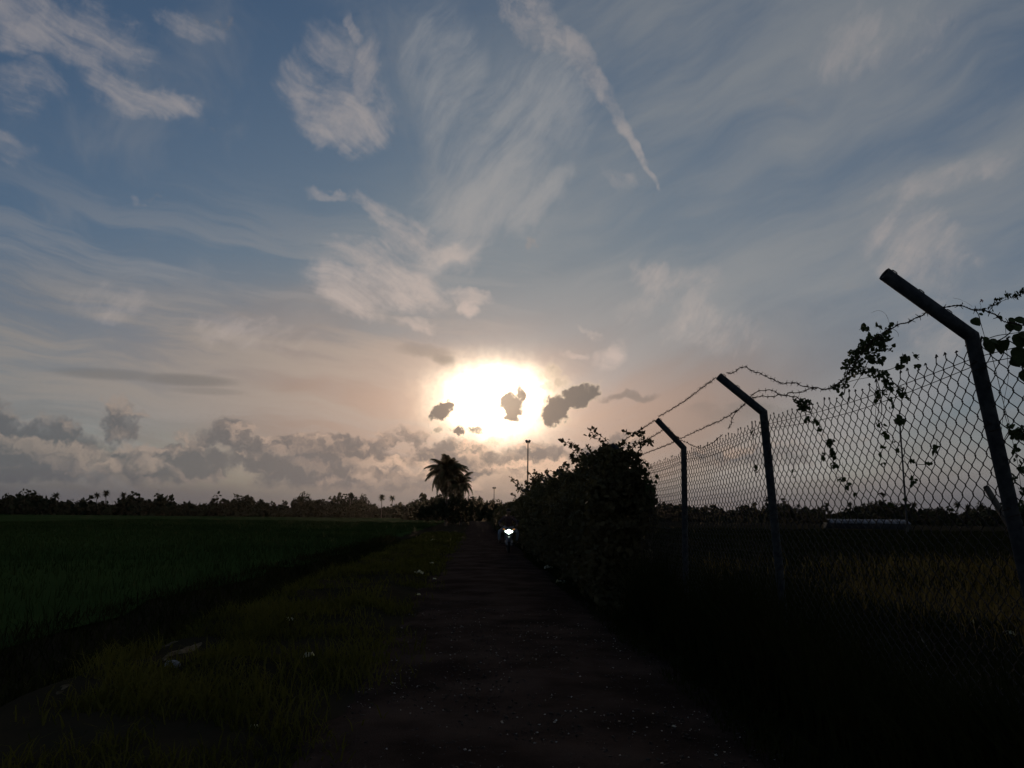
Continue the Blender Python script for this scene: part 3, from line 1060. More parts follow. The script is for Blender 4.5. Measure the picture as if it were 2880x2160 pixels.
barbed([(1852, 1172), (1890, 1150), (1932, 1123), (1971, 1093), (2014, 1062)], Y3, Y2)
barbed([(1884, 1210), (1910, 1232), (1949, 1217), (1988, 1199), (2023, 1184), (2058, 1164), (2097, 1136)], Y3, Y2)
barbed([(2096, 1136), (2073, 1157), (2059, 1174), (2057, 1190), (2049, 1207)], Y2, Y2 + 0.45)
barbed([(1900, 1232), (1917, 1239), (1945, 1251), (1967, 1260), (1997, 1249), (2032, 1223)], Y3, Y3 - 1.4)
barbed([(1842, 1182), (1805, 1206), (1781, 1221), (1752, 1240)], Y3, Y4)
barbed([(1868, 1208), (1820, 1236), (1778, 1256), (1755, 1270)], Y3, Y4)
barbed([(1897, 1243), (1849, 1262), (1799, 1281), (1776, 1292)], Y3, Y4)
barbed_pts([posts[9][1] + Vector((0.02, 0, 0.03)), posts[10][1] + Vector((0.0, 0, -0.05)), posts[11][1] + Vector((0.0, 0, -0.02)), posts[12][1] + Vector((0.02, 0, 0.03))])

# ------------------------------------------------------------------ leaves
def leaf_mesh(name, shape, mat):
    """one leaf, unit length along +Y from its stalk, folded a little along the midrib"""
    if shape == 'heart':
        half = [(0.0, 0.0), (0.22, -0.16), (0.44, -0.06), (0.52, 0.18), (0.44, 0.44), (0.24, 0.74), (0.0, 1.0)]
    elif shape == 'lance':
        half = [(0.0, 0.0), (0.13, 0.14), (0.19, 0.38), (0.14, 0.68), (0.0, 1.0)]
    else:                                               # round, slightly lobed
        half = [(0.0, 0.0), (0.26, 0.04), (0.42, 0.30), (0.30, 0.46), (0.40, 0.66), (0.20, 0.90), (0.0, 1.0)]
    V, F = [], []
    n = len(half)
    for k, (x, y) in enumerate(half):
        V.append((0, y, -0.10 * y * y))
    for sg in (-1, 1):
        for x, y in half:
            V.append((sg * x, y, 0.32 * x - 0.10 * y * y))
    for s in (0, 1):
        o = n * (1 + s)
        for k in range(n - 1):
            q = (k, k + 1, o + k + 1, o + k)
            F.append(q if s else q[::-1])
    B_ = Buf().add(V, F)
    me = B_.mesh(name)
    me.materials.append(MATS[mat])
    return me

HEART = leaf_mesh('heart_leaf', 'heart', 'leaf')
LANCE = leaf_mesh('lance_leaf', 'lance', 'leaf')
LOBED = leaf_mesh('lobed_leaf', 'lobed', 'leaf')


def rand_rot():
    return Matrix.Rotation(random.uniform(0, 6.283), 4, 'Z') @ Matrix.Rotation(random.uniform(-1.2, 1.2), 4, 'X') @ Matrix.Rotation(random.uniform(0, 6.283), 4, 'Y')


def put_leaf(parent, p, size, me=None, hang=False, face=None):
    o = bpy.data.objects.new('leaf', me or random.choice((HEART, HEART, LOBED, LANCE)))
    COL.objects.link(o)
    if hang:
        # blade hangs down, face turned to a random compass side
        R = Matrix.Rotation(random.uniform(-0.6, 0.6) if face is None else face, 4, 'Z') @ Matrix.Rotation(math.radians(-90 + random.uniform(-35, 35)), 4, 'X') @ Matrix.Rotation(random.uniform(-0.5, 0.5), 4, 'Z')
    else:
        R = rand_rot()
    o.parent = parent
    o.matrix_local = Matrix.Translation(Vector(p) - total_loc(parent)) @ R @ Matrix.Scale(size, 4)
    return o


def stem_px(parent, px, X, r=0.002, r2=None, n=5, wob=0.01):
    pts = [at_x(x, y, X + random.uniform(-wob, wob)) for x, y in px]
    q = smooth_path(pts, n)
    rad = np.linspace(r, r2 if r2 is not None else r * 0.5, len(q))
    Buf().tube(q, rad, 4).build('stem', 'stem', parent, True)
    return q


def cluster(parent, cx, cy, rx, ry, n, X, dx, smin, smax, me=None, hang=0.4):
    for _ in range(n):
        while True:
            u, v = random.uniform(-1, 1), random.uniform(-1, 1)
            if u * u + v * v < 1:
                break
        p = at_x(cx + u * rx, cy + v * ry, X + random.uniform(-dx, dx))
        put_leaf(parent, p, random.uniform(smin, smax), me, random.random() < hang)
    k = int(n * 4.5) if rx * ry > 90 else n                 # the small leaves between them, one mesh per vine
    if k:
        t = rng.random(k) * 6.283
        q = np.sqrt(rng.random(k))
        FILL.setdefault(parent.name, []).extend(
            (tuple(at_x(cx + q[i] * rx * 0.95 * math.cos(t[i]), cy + q[i] * ry * 0.95 * math.sin(t[i]), X + random.uniform(-dx, dx))), random.uniform(smin, smax) * 0.42) for i in range(k))

FILL = {}


def fill_leaves(parent):
    f = FILL[parent.name]
    V, F = quads(np.array([p for p, s in f]), np.array([s for p, s in f]), 0.75)
    Buf().add(V, F).build('small_leaves', 'leaf', parent)['kind'] = 'stuff'

# vine A: the thick tuft on the wire between the nearest two posts
vA = thing('climbing_vine', 'leafy vine tuft on the wire between the nearest and second posts', 'vine', tuple(Vector((FX, 5.1, 0.05))), 'vines on the fence')
XA = 2.56
stem_px(vA, [(2375, 1105), (2385, 1040), (2420, 980), (2470, 945), (2510, 925)], XA - 0.12, 0.004)
stem_px(vA, [(2400, 1090), (2430, 1040), (2455, 985), (2475, 950)], XA - 0.08, 0.003)
stem_px(vA, [(2390, 1060), (2440, 1045), (2500, 1040), (2560, 1010)], XA, 0.0035)
stem_px(vA, [(2460, 1050), (2475, 1100), (2480, 1160), (2470, 1190), (2490, 1220), (2530, 1270), (2580, 1305), (2625, 1295), (2636, 1235)], XA, 0.0035, 0.0015)
stem_px(vA, [(2500, 1060), (2535, 1110), (2530, 1180), (2535, 1260), (2560, 1330), (2590, 1370)], XA, 0.0025, 0.001)
stem_px(vA, [(2440, 1080), (2465, 1110), (2462, 1180), (2480, 1230)], XA, 0.0022, 0.001)
stem_px(vA, [(2506, 925), (2497, 895), (2487, 880), (2470, 873), (2450, 880)], XA - 0.2, 0.0010, 0.0005)
stem_px(vA, [(2450, 945), (2440, 930), (2433, 922)], XA - 0.2, 0.0016)
stem_px(vA, [(2479, 942), (2476, 930), (2470, 918)], XA - 0.2, 0.0014)
stem_px(vA, [(2512, 925), (2525, 935), (2527, 948)], XA - 0.2, 0.0014)
stem_px(vA, [(2380, 1030), (2376, 1060), (2368, 1090), (2345, 1095)], XA - 0.1, 0.0025)
stem_px(vA, [(2330, 1095), (2360, 1085), (2400, 1070), (2450, 1060)], XA, 0.003)
for a in ((2433, 925, 12, 8, 7), (2470, 917, 12, 7, 5), (2506, 912, 5, 6, 3), (2493, 922, 4, 5, 1), (2497, 935, 8, 8, 4),
          (2460, 955, 26, 14, 26), (2440, 970, 24, 15, 22), (2490, 950, 14, 14, 12), (2425, 985, 18, 13, 14), (2480, 975, 16, 14, 12),
          (2400, 995, 15, 12, 10), (2455, 1000, 20, 10, 10), (2410, 1015, 26, 12, 16), (2385, 1025, 16, 16, 9), (2470, 1015, 20, 10, 9),
          (2420, 1040, 28, 12, 15), (2390, 1055, 18, 12, 8), (2465, 1050, 24, 13, 14), (2490, 1060, 12, 20, 9), (2375, 1080, 18, 14, 8), (2350, 1088, 16, 8, 7),
          (2515, 971, 6, 6, 2), (2508, 984, 6, 5, 2), (2545, 1010, 14, 12, 9), (2530, 1030, 14, 8, 5), (2575, 1002, 10, 8, 5), (2580, 1025, 10, 6, 3),
          (2500, 1085, 16, 12, 10), (2490, 1105, 10, 8, 5), (2535, 1095, 12, 8, 4), (2540, 1112, 14, 10, 5), (2505, 1120, 8, 5, 2), (2510, 1140, 10, 6, 2),
          (2470, 1115, 6, 20, 4), (2530, 1182, 16, 7, 7), (2486, 1193, 5, 3, 1), (2470, 1190, 6, 8, 3), (2490, 1220, 7, 10, 4), (2515, 1242, 5, 5, 1),
          (2486, 1257, 6, 4, 2), (2475, 1275, 5, 4, 2), (2483, 1302, 8, 5, 2), (2570, 1297, 8, 6, 2), (2522, 1264, 4, 4, 1), (2631, 1265, 4, 22, 5),
          (2610, 1302, 14, 4, 4), (2545, 1405, 6, 4, 1), (2552, 1418, 4, 5, 1), (2510, 1420, 6, 6, 2), (2570, 1350, 8, 14, 3)):
    cluster(vA, a[0], a[1], a[2], a[3], int(a[4] * (1.0 if a[4] > 8 else 1.0)), XA - 0.06, 0.10, 0.017, 0.034)

# vine B: broad heart-shaped leaves at the frame edge, past the nearest post
vB = thing('climbing_vine', 'broad heart-leaved vine right of the nearest post at the frame edge', 'vine', tuple(Vector((FX, 3.6, 0.05))), 'vines on the fence')
XB = 2.54
stem_px(vB, [(2740, 868), (2752, 885), (2757, 905), (2763, 925), (2770, 950)], XB - 0.1, 0.003)
stem_px(vB, [(2770, 955), (2800, 960), (2830, 945), (2850, 925), (2870, 905)], XB, 0.004)
stem_px(vB, [(2760, 960), (2800, 945), (2845, 938), (2900, 930)], XB, 0.0025)
stem_px(vB, [(2828, 918), (2832, 990), (2836, 1060), (2825, 1120), (2822, 1160), (2815, 1225)], XB, 0.0014, 0.001)
stem_px(vB, [(2785, 985), (2800, 1040), (2812, 1090), (2824, 1140), (2838, 1190), (2850, 1250), (2862, 1300), (2870, 1360), (2876, 1420)], XB, 0.0022, 0.001)
stem_px(vB, [(2824, 1150), (2830, 1180), (2845, 1215), (2870, 1225)], XB, 0.002)
stem_px(vB, [(2840, 1210), (2830, 1225), (2822, 1240)], XB, 0.003)
for x, y, s in ((2849, 897, 0.052), (2868, 893, 0.058), (2843, 913, 0.055), (2860, 912, 0.06), (2786, 960, 0.085), (2800, 955, 0.055), (2818, 963, 0.075),
                (2826, 960, 0.06), (2872, 945, 0.085), (2884, 935, 0.075), (2872, 985, 0.095), (2890, 1000, 0.10), (2851, 1012, 0.06), (2853, 1008, 0.045), (2884, 1045, 0.08),
                (2741, 897, 0.060), (2768, 868, 0.03), (2816, 890, 0.03), (2760, 881, 0.025), (2775, 950, 0.04)):
    put_leaf(vB, at_x(x, y, XB - random.uniform(0, 0.06)), s * 0.80, HEART, True, random.uniform(-0.35, 0.35))
for a in ((2860, 1215, 22, 14, 20), (2838, 1200, 8, 8, 6), (2880, 1230, 14, 10, 8), (2857, 1265, 7, 6, 4), (2860, 1290, 9, 8, 5), (2872, 1315, 10, 8, 6), (2855, 1345, 10, 8, 6), (2876, 1380, 8, 12, 5), (2872, 1420, 8, 12, 6)):
    cluster(vB, a[0], a[1], a[2], a[3], a[4], XB, 0.05, 0.014, 0.030, random.choice((LANCE, LOBED)))

# vine C: sparse ragged growth in the second bay
vC = thing('climbing_vine', 'sparse ragged vine hanging in the mesh beside the second post', 'vine', tuple(Vector((FX, 6.0, 0.05))), 'vines on the fence')
XC = 2.57
stem_px(vC, [(2250, 1125), (2275, 1140), (2290, 1170), (2308, 1195), (2316, 1225), (2330, 1245)], XC, 0.0025, 0.0015)
stem_px(vC, [(2320, 1240), (2345, 1238), (2335, 1265), (2352, 1290), (2345, 1320), (2370, 1350), (2385, 1390)], XC, 0.003, 0.001)
stem_px(vC, [(2117, 1190), (2119, 1240), (2118, 1290), (2125, 1330)], XC, 0.0025)
stem_px(vC, [(2370, 1300), (2372, 1330), (2390, 1340)], XC, 0.0015)
for a in ((2262, 1133, 22, 12, 22), (2262, 1148, 14, 8, 12), (2240, 1125, 10, 8, 6), (2269, 1182, 7, 5, 4), (2290, 1187, 12, 7, 9), (2308, 1204, 6, 5, 3), (2276, 1160, 3, 3, 1),
          (2335, 1240, 14, 5, 7), (2333, 1250, 6, 10, 8), (2338, 1268, 9, 9, 12), (2345, 1283, 6, 8, 7), (2316, 1282, 4, 8, 5), (2345, 1306, 9, 5, 6),
          (2367, 1345, 12, 7, 5), (2385, 1365, 9, 7, 7), (2230, 1323, 5, 3, 2), (2233, 1345, 3, 3, 1), (2116, 1215, 3, 15, 3), (2126, 1320, 5, 12, 4), (2372, 1108, 6, 5, 2), (2387, 1124, 5, 4, 2), (2405, 1385, 4, 4, 1)):
    cluster(vC, a[0], a[1], a[2], a[3], a[4], XC, 0.04, 0.018, 0.036)

# vine D: feathery shoot with one red flower
vD = thing('climbing_vine', 'thin feathery shoot with a red flower above the top wire', 'vine', tuple(Vector((FX - 0.1, 3.65, 0.05))), 'vines on the fence')
XD = 2.44
stem_px(vD, [(2742, 869), (2772, 868), (2790, 860), (2815, 848), (2840, 838), (2862, 826), (2880, 812), (2910, 800)], XD, 0.0014, 0.0008)
stem_px(vD, [(2758, 870), (2759, 860), (2756, 852), (2757, 847)], XD, 0.0012)
stem_px(vD, [(2826, 845), (2832, 828), (2848, 825)], XD, 0.0010)
stem_px(vD, [(2680, 838), (2700, 842), (2720, 852), (2735, 862)], XD, 0.0006, 0.0004)
for a in ((2788, 862, 8, 4, 6), (2790, 868, 3, 5, 2), (2803, 846, 8, 6, 8), (2806, 856, 6, 4, 5), (2836, 828, 10, 4, 9), (2855, 835, 8, 8, 9), (2862, 826, 10, 9, 12), (2876, 818, 8, 6, 8), (2878, 811, 5, 4, 3), (2815, 842, 6, 3, 4), (2895, 808, 12, 8, 8)):
    cluster(vD, a[0], a[1], a[2], a[3], a[4], XD, 0.03, 0.012, 0.024, LANCE)
material('petal', (0.16, 0.02, 0.015), 0.7, trans=0.2)
B_ = Buf()
fc = at_x(2761, 846, XD)
for k in range(5):
    a0 = k * 1.2566
    d = Vector((math.cos(a0), 0.35 * math.sin(a0 * 2), math.sin(a0)))
    sd = Vector((-math.sin(a0), 0.2, math.cos(a0)))
    q = [fc, fc + d * 0.006 + sd * 0.0035, fc + d * 0.0105, fc + d * 0.006 - sd * 0.0035]
    B_.add([tuple(v) for v in q], [(0, 1, 2, 3)])
B_.build('flower', 'petal', vD)

# ------------------------------------------------------------------ the overgrown stretch of fence
def quads(C, size, aspect=0.6):
    """leaf-sized folded faces at points C, random turn"""
    n = len(C)
    a = rng.normal(size=(n, 3))
    a /= np.linalg.norm(a, axis=1, keepdims=True)
    b = np.cross(a, rng.normal(size=(n, 3)))
    b /= np.linalg.norm(b, axis=1, keepdims=True)
    c_ = np.cross(a, b)
    s = np.asarray(size)[:, None]
    V = np.stack([C - a * s, C + b * s * aspect + c_ * s * 0.15, C + a * s, C - b * s * aspect + c_ * s * 0.15], 1)
    return V.reshape(-1, 3), np.arange(4 * n).reshape(n, 4)

for v_ in (vA, vB, vC, vD):
    fill_leaves(v_)

hedge = thing('vine_thicket', 'long dense thicket of creeper smothering the fence beside the path', 'hedge', (2.6, 12.5, 0))
N = 110000
u = rng.random(N)
Yh = 11.9 + 78 * u ** 2.3
Xh = rng.normal(2.60, 0.30, N)
topz = 2.62 + 0.22 * vnoise(Yh, Yh * 0, 0.55, 71) + 0.16 * vnoise(Yh, Yh * 0, 1.7, 72) - 0.006 * (Yh - 12) + 0.26 * np.exp(-((Yh - 13.4) / 0.85) ** 2)
half = 0.30 + 0.14 * vnoise(Yh, Yh * 0, 0.4, 73) + 0.22 * smst(Yh, 14, 20)
zz = rng.random(N) ** 0.9
Zh = topz * zz
spread = half * (0.75 + 0.95 * vnoise(Yh * 1.0, Zh * 1.0, 1.1, 74) + 0.5 * vnoise(Yh, Zh, 3.1, 77) + 0.35 * np.sin(np.pi * np.clip(zz, 0, 1)))
Xh = 2.27 + 0.24 * smst(Yh, 13, 20) + (rng.random(N) * 2 - 1) * spread * np.where(zz > 0.8, 0.75, 1.0)
keep = (Yh > 12.2 + 0.6 * smst(Zh, 1.9, 2.7) + 0.5 * np.abs(Xh - 2.3) + 0.7 * vnoise(Xh, Zh, 2.2, 75)) | ((Yh > 11.9) & (Zh > 1.3) & (rng.random(N) < 0.35))
keep &= (vnoise(Xh * 1.3 + Yh, Zh, 2.6, 76) > -0.30 + 0.10 * zz)
Xh, Yh, Zh = Xh[keep], Yh[keep], Zh[keep]
V, F = quads(np.stack([Xh, Yh, Zh], -1), 0.018 + 0.045 * rng.random(len(Xh)) ** 1.6 + 0.0012 * Yh, 0.62)
fo = Buf().add(V, F).build('foliage', 'hedge_leaf', hedge)
fo['kind'] = 'stuff'
# runners that break the outline
for k in range(64):
    yb = 12.2 + 34 * random.random() ** 1.6
    zb = 2.45 + 0.3 * random.random()
    p0 = Vector((2.5 + random.uniform(-0.3, 0.3), yb, zb))
    d = Vector((random.uniform(-0.35, 0.25), random.uniform(-0.3, 0.3), random.uniform(0.10, 0.42))) * (1.0 + yb * 0.012)
    q = smooth_path([p0, p0 + d * 0.5 + Vector((0, 0, 0.04)), p0 + d, p0 + d * 1.25 - Vector((0, 0, 0.05))], 4)
    B_ = Buf().tube(q, np.linspace(0.006, 0.002, len(q)), 4, False)
    C = np.array([tuple(v) for v in q for _ in range(2)]) + rng.normal(0, 0.025, (2 * len(q), 3))
    V, F = quads(C, np.full(len(C), 0.032 + 0.001 * yb) * rng.uniform(0.6, 1.3, len(C)))
    B_.add(V, F).build('runner', 'hedge_leaf', hedge)
B_ = Buf()
for k in range(60):                                   # bare stems low down inside the mass
    yb = 12.3 + 30 * random.random() ** 1.7
    p0 = Vector((2.6 + random.uniform(-0.35, 0.3), yb, 0.0))
    B_.tube(smooth_path([p0, p0 + Vector((random.uniform(-0.2, 0.2), random.uniform(-0.2, 0.2), 0.8)), p0 + Vector((random.uniform(-0.3, 0.3), random.uniform(-0.3, 0.3), 1.8))], 4), np.linspace(0.014, 0.005, 9), 4, False)
B_.build('stems', 'stem', hedge)['kind'] = 'stuff'

# loose brown spray hanging on the mesh past the thicket's near end
vE = thing('dry_creeper', 'wispy brown creeper spilling off the near end of the thicket', 'vine', (2.6, 11.9, 0.05), 'vines on the fence')
for k in range(14):
    x0_, y0_ = random.uniform(1790, 1812), random.uniform(1285, 1350)
    pts = [(x0_, y0_), (x0_ + random.uniform(10, 22), y0_ + random.uniform(-4, 22)), (x0_ + random.uniform(14, 36), y0_ + random.uniform(20, 60)), (x0_ + random.uniform(10, 40), y0_ + random.uniform(50, 95))]
    stem_px(vE, pts, 2.60, 0.004, 0.0015, 4, 0.05)
    for _ in range(7):
        q = random.choice(pts[1:])
        put_leaf(vE, at_x(q[0] + random.uniform(-9, 9), q[1] + random.uniform(-12, 12), 2.6 + random.uniform(-0.08, 0.08)), random.uniform(0.03, 0.065))

# ------------------------------------------------------------------ coconut palms
def frond_mesh(L, nl, droop, wid, seed):
    """one palm frond along +Y, arching; midrib with paired hanging leaflets"""
    r_ = random.Random(seed)
    B_ = Buf()
    P_ = []
    for k in range(9):
        t = k / 8
        P_.append(Vector((0, L * (t - 0.12 * droop * t * t), L * (0.30 * math.sin(t * 1.9) - droop * 0.55 * t ** 2.4))))
    B_.tube(P_, np.linspace(0.035, 0.006, 9) * L / 3.5, 4, False)
    V, F = [], []
    for k in range(nl):
        t = 0.14 + 0.86 * k / (nl - 1)
        i = min(int(t * 8), 7)
        p = P_[i].lerp(P_[i + 1], t * 8 - i)
        tan = (P_[i + 1] - P_[i]).normalized()
        ln = wid * (0.45 + 1.0 * math.sin(math.pi * min(t * 0.85 + 0.12, 1))) * r_.uniform(0.8, 1.15)
        for sg in (-1, 1):
            d = (Vector((sg, 0, 0)) * 0.75 + tan * 0.75 + Vector((0, 0, -0.30 - 0.35 * droop + r_.uniform(-0.12, 0.12)))).normalized()
            tip = p + d * ln + Vector((0, 0, -0.20 * ln))
            mid = p + d * ln * 0.55
            w = tan * (0.055 * L / 3.5)
            b = len(V)
            V += [tuple(p - w * 0.5), tuple(p + w * 0.5), tuple(mid + w), tuple(mid - w), tuple(tip)]
            F += [(b, b + 1, b + 2, b + 3)]
            F += [(b + 3, b + 2, b + 4, b + 4)]
    quads_ = [f for f in F if f[2] != f[3]]
    tris_ = [f[:3] for f in F if f[2] == f[3]]
    n0 = B_.n
    B_.v.append(np.array(V, np.float32))
    B_.f.append(np.array(quads_, np.int32) + n0)
    B_.f.append(np.array(tris_, np.int32) + n0)
    B_.n += len(V)
    me = B_.mesh('frond')
    me.materials.append(MATS['palm_leaf'])
    return me

FRONDS = [frond_mesh(3.6, 54, d, 0.78, 11 + k) for k, d in enumerate((0.5, 0.8, 1.1, 1.5))]


def palm(label, x, y, base_px, crown_z, scale, nf, seed, spread=1.0, group='palms beside the path', skirt=0):
    r_ = random.Random(seed)
    t = thing('coconut_palm', label, 'palm', (x, y, 0), group)
    lean = Vector((r_.uniform(-0.25, 0.25), r_.uniform(-0.2, 0.2), 0))
    pts = [Vector((x, y, -0.1)), Vector((x, y, crown_z * 0.4)) + lean * 0.3, Vector((x, y, crown_z)) + lean]
    q = smooth_path(pts, 5)
    Buf().tube(q, np.linspace(0.20, 0.12, len(q)), 8).build('trunk', 'bark', t, True)
    top = q[-1]
    for k in range(nf):
        age = (k + 0.5) / nf                         # 0 young, upright; 1 old, hanging
        az_ = k * 2.39996 + r_.uniform(-0.25, 0.25)
        el_ = math.radians(80 - 150 * age ** 0.85 * spread + r_.uniform(-9, 9))
        me = FRONDS[min(3, int(age * 4))]
        o = bpy.data.objects.new('frond', me)
        COL.objects.link(o)
        o.parent = t
        s = scale * r_.uniform(0.72, 1.28) * (0.8 + 0.25 * math.sin(math.pi * age))
        o.matrix_local = Matrix.Translation(top - total_loc(t)) @ Matrix.Rotation(az_, 4, 'Z') @ Matrix.Rotation(el_, 4, 'X') @ Matrix.Rotation(r_.uniform(-0.3, 0.3), 4, 'Y') @ Matrix.Scale(s, 4)
    for k in range(skirt):                           # old fronds hanging round the trunk
        o = bpy.data.objects.new('frond', FRONDS[1 + k % 3])
        COL.objects.link(o)
        o.parent = t
        o.matrix_local = Matrix.Translation(top + Vector((0, 0, -0.3 * r_.random())) - total_loc(t)) @ Matrix.Rotation(k * 2.39996, 4, 'Z') @ Matrix.Rotation(math.radians(r_.uniform(-78, -15)), 4, 'X') @ Matrix.Scale(scale * r_.uniform(0.55, 0.9), 4)
    return t

pA = at(1257, 1334, 110)
palm('large full coconut palm left of the path end', pA.x, 110, None, pA.z, 0.82, 92, 5, skirt=46)
pB = at(1298, 1364, 107)
palm('smaller coconut palm just right of the large one', pB.x, 107, None, pB.z, 0.62, 34, 8, 0.9, skirt=12)

# ------------------------------------------------------------------ shrubs and broadleaf trees
def crown_cloud(n, r, seed, lumps=9):
    """leaf points filling an uneven crown of lumps, unit radius scaled by r"""
    g = np.random.default_rng(seed)
    c = g.normal(size=(lumps, 3)) * 0.42
    c[:, 2] = np.abs(c[:, 2]) * 0.9
    rad = g.uniform(0.28, 0.55, lumps)
    k = g.integers(0, lumps, n)
    d = g.normal(size=(n, 3))
    d /= np.linalg.norm(d, axis=1, keepdims=True)
    p = c[k] + d * rad[k][:, None] * g.random(n)[:, None] ** 0.45
    return p * np.asarray(r)


def bush_mesh(seed, n, leaf):
    V, F = quads(crown_cloud(n, (1, 1, 1), seed), leaf * rng.uniform(0.6, 1.4, n), 0.7)
    me = Buf().add(V, F).mesh('foliage')
    me.materials.append(MATS['wood_leaf'])
    return me

BUSH = [bush_mesh(100 + k, 1500, 0.075) for k in range(5)]
TRUNK = Buf().tube([(0, 0, -1.3), (0.03, 0, -0.4), (0.0, 0.02, 0.2)], [0.07, 0.05, 0.03], 6).mesh('trunk')
TRUNK.materials.append(MATS['bark'])
B_ = Buf()
for k in range(5):
    a0 = k * 1.3
    B_.tube([(0, 0, -0.5 + 0.1 * k), (0.25 * math.cos(a0), 0.25 * math.sin(a0), 0.0 + 0.08 * k), (0.5 * math.cos(a0), 0.5 * math.sin(a0), 0.25 + 0.08 * k)], [0.03, 0.02, 0.01], 5, False)
LIMBS = B_.mesh('limbs')
LIMBS.materials.append(MATS['bark'])


def tree(name, label, cat, x, y, w, z0, z1, k, group, trunk=True):
    """crown between heights z0 and z1, half width w"""
    t = thing(name, label, cat, (x, y, float(gz(x, y))), group)
    zc = z0 + (z1 - z0) * 0.30
    sz = (z1 - z0) / 1.55
    loc = Vector((0, 0, zc - t.location.z))
    for part, me in (('crown', BUSH[k % 5]), ('trunk', TRUNK), ('limbs', LIMBS)):
        if part != 'crown' and not trunk:
            continue
        o = bpy.data.objects.new(part, me)
        COL.objects.link(o)
        o.parent = t
        if part == 'trunk':
            o.location = loc
            o.scale = (w, w, max(0.1, (zc) / 1.3))
        else:
            o.location = loc
            o.scale = (w / 0.95, w / 0.95, sz)
            o.rotation_euler = (0, 0, k * 1.7)
    return t


def tree_px(name, label, cat, cx, top, halfw, Y, k, group, trunk=True, zlow=0.2):
    c = at(cx, top, Y)
    s = Y / FPX
    return tree(name, label, cat, c.x, Y, halfw * s, zlow, c.z, k, group, trunk)

# bushes closing the far end of the path and round the palms
for k, (cx, top, hw, Y, lab) in enumerate((
        (1228, 1400, 34, 116, 'low dark bush at the foot of the large palm, left side'),
        (1272, 1388, 34, 108, 'low dark bush directly under the two palms'),
        (1318, 1396, 28, 106, 'dark bush right of the smaller palm'),
        (1345, 1402, 26, 178, 'dark bush closing the far end of the path'),
        (1376, 1399, 22, 160, 'rounded dark tree right of the far path end'),
        (1408, 1405, 18, 120, 'dark bush below the far small floodlight mast'),
        (1437, 1402, 20, 95, 'bush between the far mast and the thicket end'),
        (1462, 1390, 20, 78, 'spiky bush against the far end of the thicket'),
        (1190, 1425, 26, 125, 'low bush left of the large palm'))):
    tree_px('bush', lab, 'bush', cx, top, hw * 1.12, Y, k, 'bushes round the path end', False, 0.0)

# far wood: one mass of crowns along the edge of the plain
def wood(az0, az1, dist, n, hmin, hmax, seed, name, label):
    g = np.random.default_rng(seed)
    B_ = Buf()
    for k in range(n):
        a_ = math.radians(az0 + (az1 - az0) * (k + g.random()) / n)
        D = dist * g.uniform(0.98, 1.12)
        h = g.uniform(hmin, hmax) * (1 + 0.25 * math.sin(k * 0.13 + seed) + 0.15 * math.sin(k * 0.41))
        w = g.uniform(2.2, 4.2)
        c = np.array([math.sin(a_) * D, math.cos(a_) * D, h * 0.42])
        m = 90
        pts = crown_cloud(m, (w, w, h * 0.62), seed * 1000 + k, 6) + c
        pts[:, 2] = np.abs(pts[:, 2])
        V, F = quads(pts, g.uniform(0.35, 0.85, m), 0.75)
        B_.add(V, F)
        low = np.stack([c[0] + g.uniform(-w, w, 40), c[1] + g.uniform(-w, w, 40), g.uniform(-0.3, h * 0.5, 40)], -1)
        V, F = quads(low, g.uniform(0.6, 1.1, 40), 0.8)
        B_.add(V, F)
    o = B_.build(name, 'wood_leaf')
    return tag(o, label, kind='stuff')

wood(-40, -2.2, 285, 290, 3.7, 5.6, 3, 'distant_wood', 'dark belt of far trees along the left field edge')
wood(2.4, 44, 250, 280, 3.4, 5.1, 4, 'distant_wood', 'dark belt of far trees behind the fence')
wood(-4.5, 6.0, 205, 60, 4.0, 5.4, 6, 'distant_wood', 'dark trees across the far end of the path')

# the trees that stand out of that belt, one by one
PALM_TOP = Buf()
for k in range(20):
    age = (k + 0.5) / 20
    el_ = math.radians(75 - 120 * age)
    M = Matrix.Rotation(k * 2.4, 4, 'Z') @ Matrix.Rotation(el_, 4, 'X')
    L = 1.0
    P_ = [Vector((0, t * L, 0.12 * math.sin(t * 2.5) - 0.30 * t * t)) for t in (0, 0.35, 0.7, 1.0)]
    ring = [(-0.10, 0.0), (0.10, 0.0)]
    V = []
    for i, p in enumerate(P_):
        wd = (0.05, 0.17, 0.14, 0.02)[i]
        for sg in (-1, 0, 1):
            V.append(tuple(M @ (p + Vector((sg * wd, 0, -abs(sg) * wd * 0.7)))))
    F = []
    for i in range(3):
        for j in range(2):
            F.append((i * 3 + j, i * 3 + j + 1, i * 3 + j + 4, i * 3 + j + 3))
    PALM_TOP.add(V, F)
PALM_TOP = PALM_TOP.mesh('crown')
PALM_TOP.materials.append(MATS['wood_leaf'])
PALM_TRUNK = Buf().tube([(0, 0, 0), (0.01, 0, 0.5), (0, 0.01, 1.0)], [0.035, 0.025, 0.02], 6).mesh('trunk')
PALM_TRUNK.materials.append(MATS['bark'])


def far_palm(label, cx, cy, rad_px, Y, rot, group):
    c = at(cx, cy + 6, Y)
    t = thing('far_palm', label, 'palm', (c.x, c.y, float(gz(c.x, c.y))), group)
    o = link('trunk', PALM_TRUNK, None, t)
    o.location = (0, 0, 0)
    o.scale = (6, 6, c.z - t.location.z)
    o = link('crown', PALM_TOP, None, t)
    o.location = (0, 0, c.z - t.location.z)
    o.scale = (rad_px * Y / FPX,) * 3
    o.rotation_euler = (0, 0, rot)

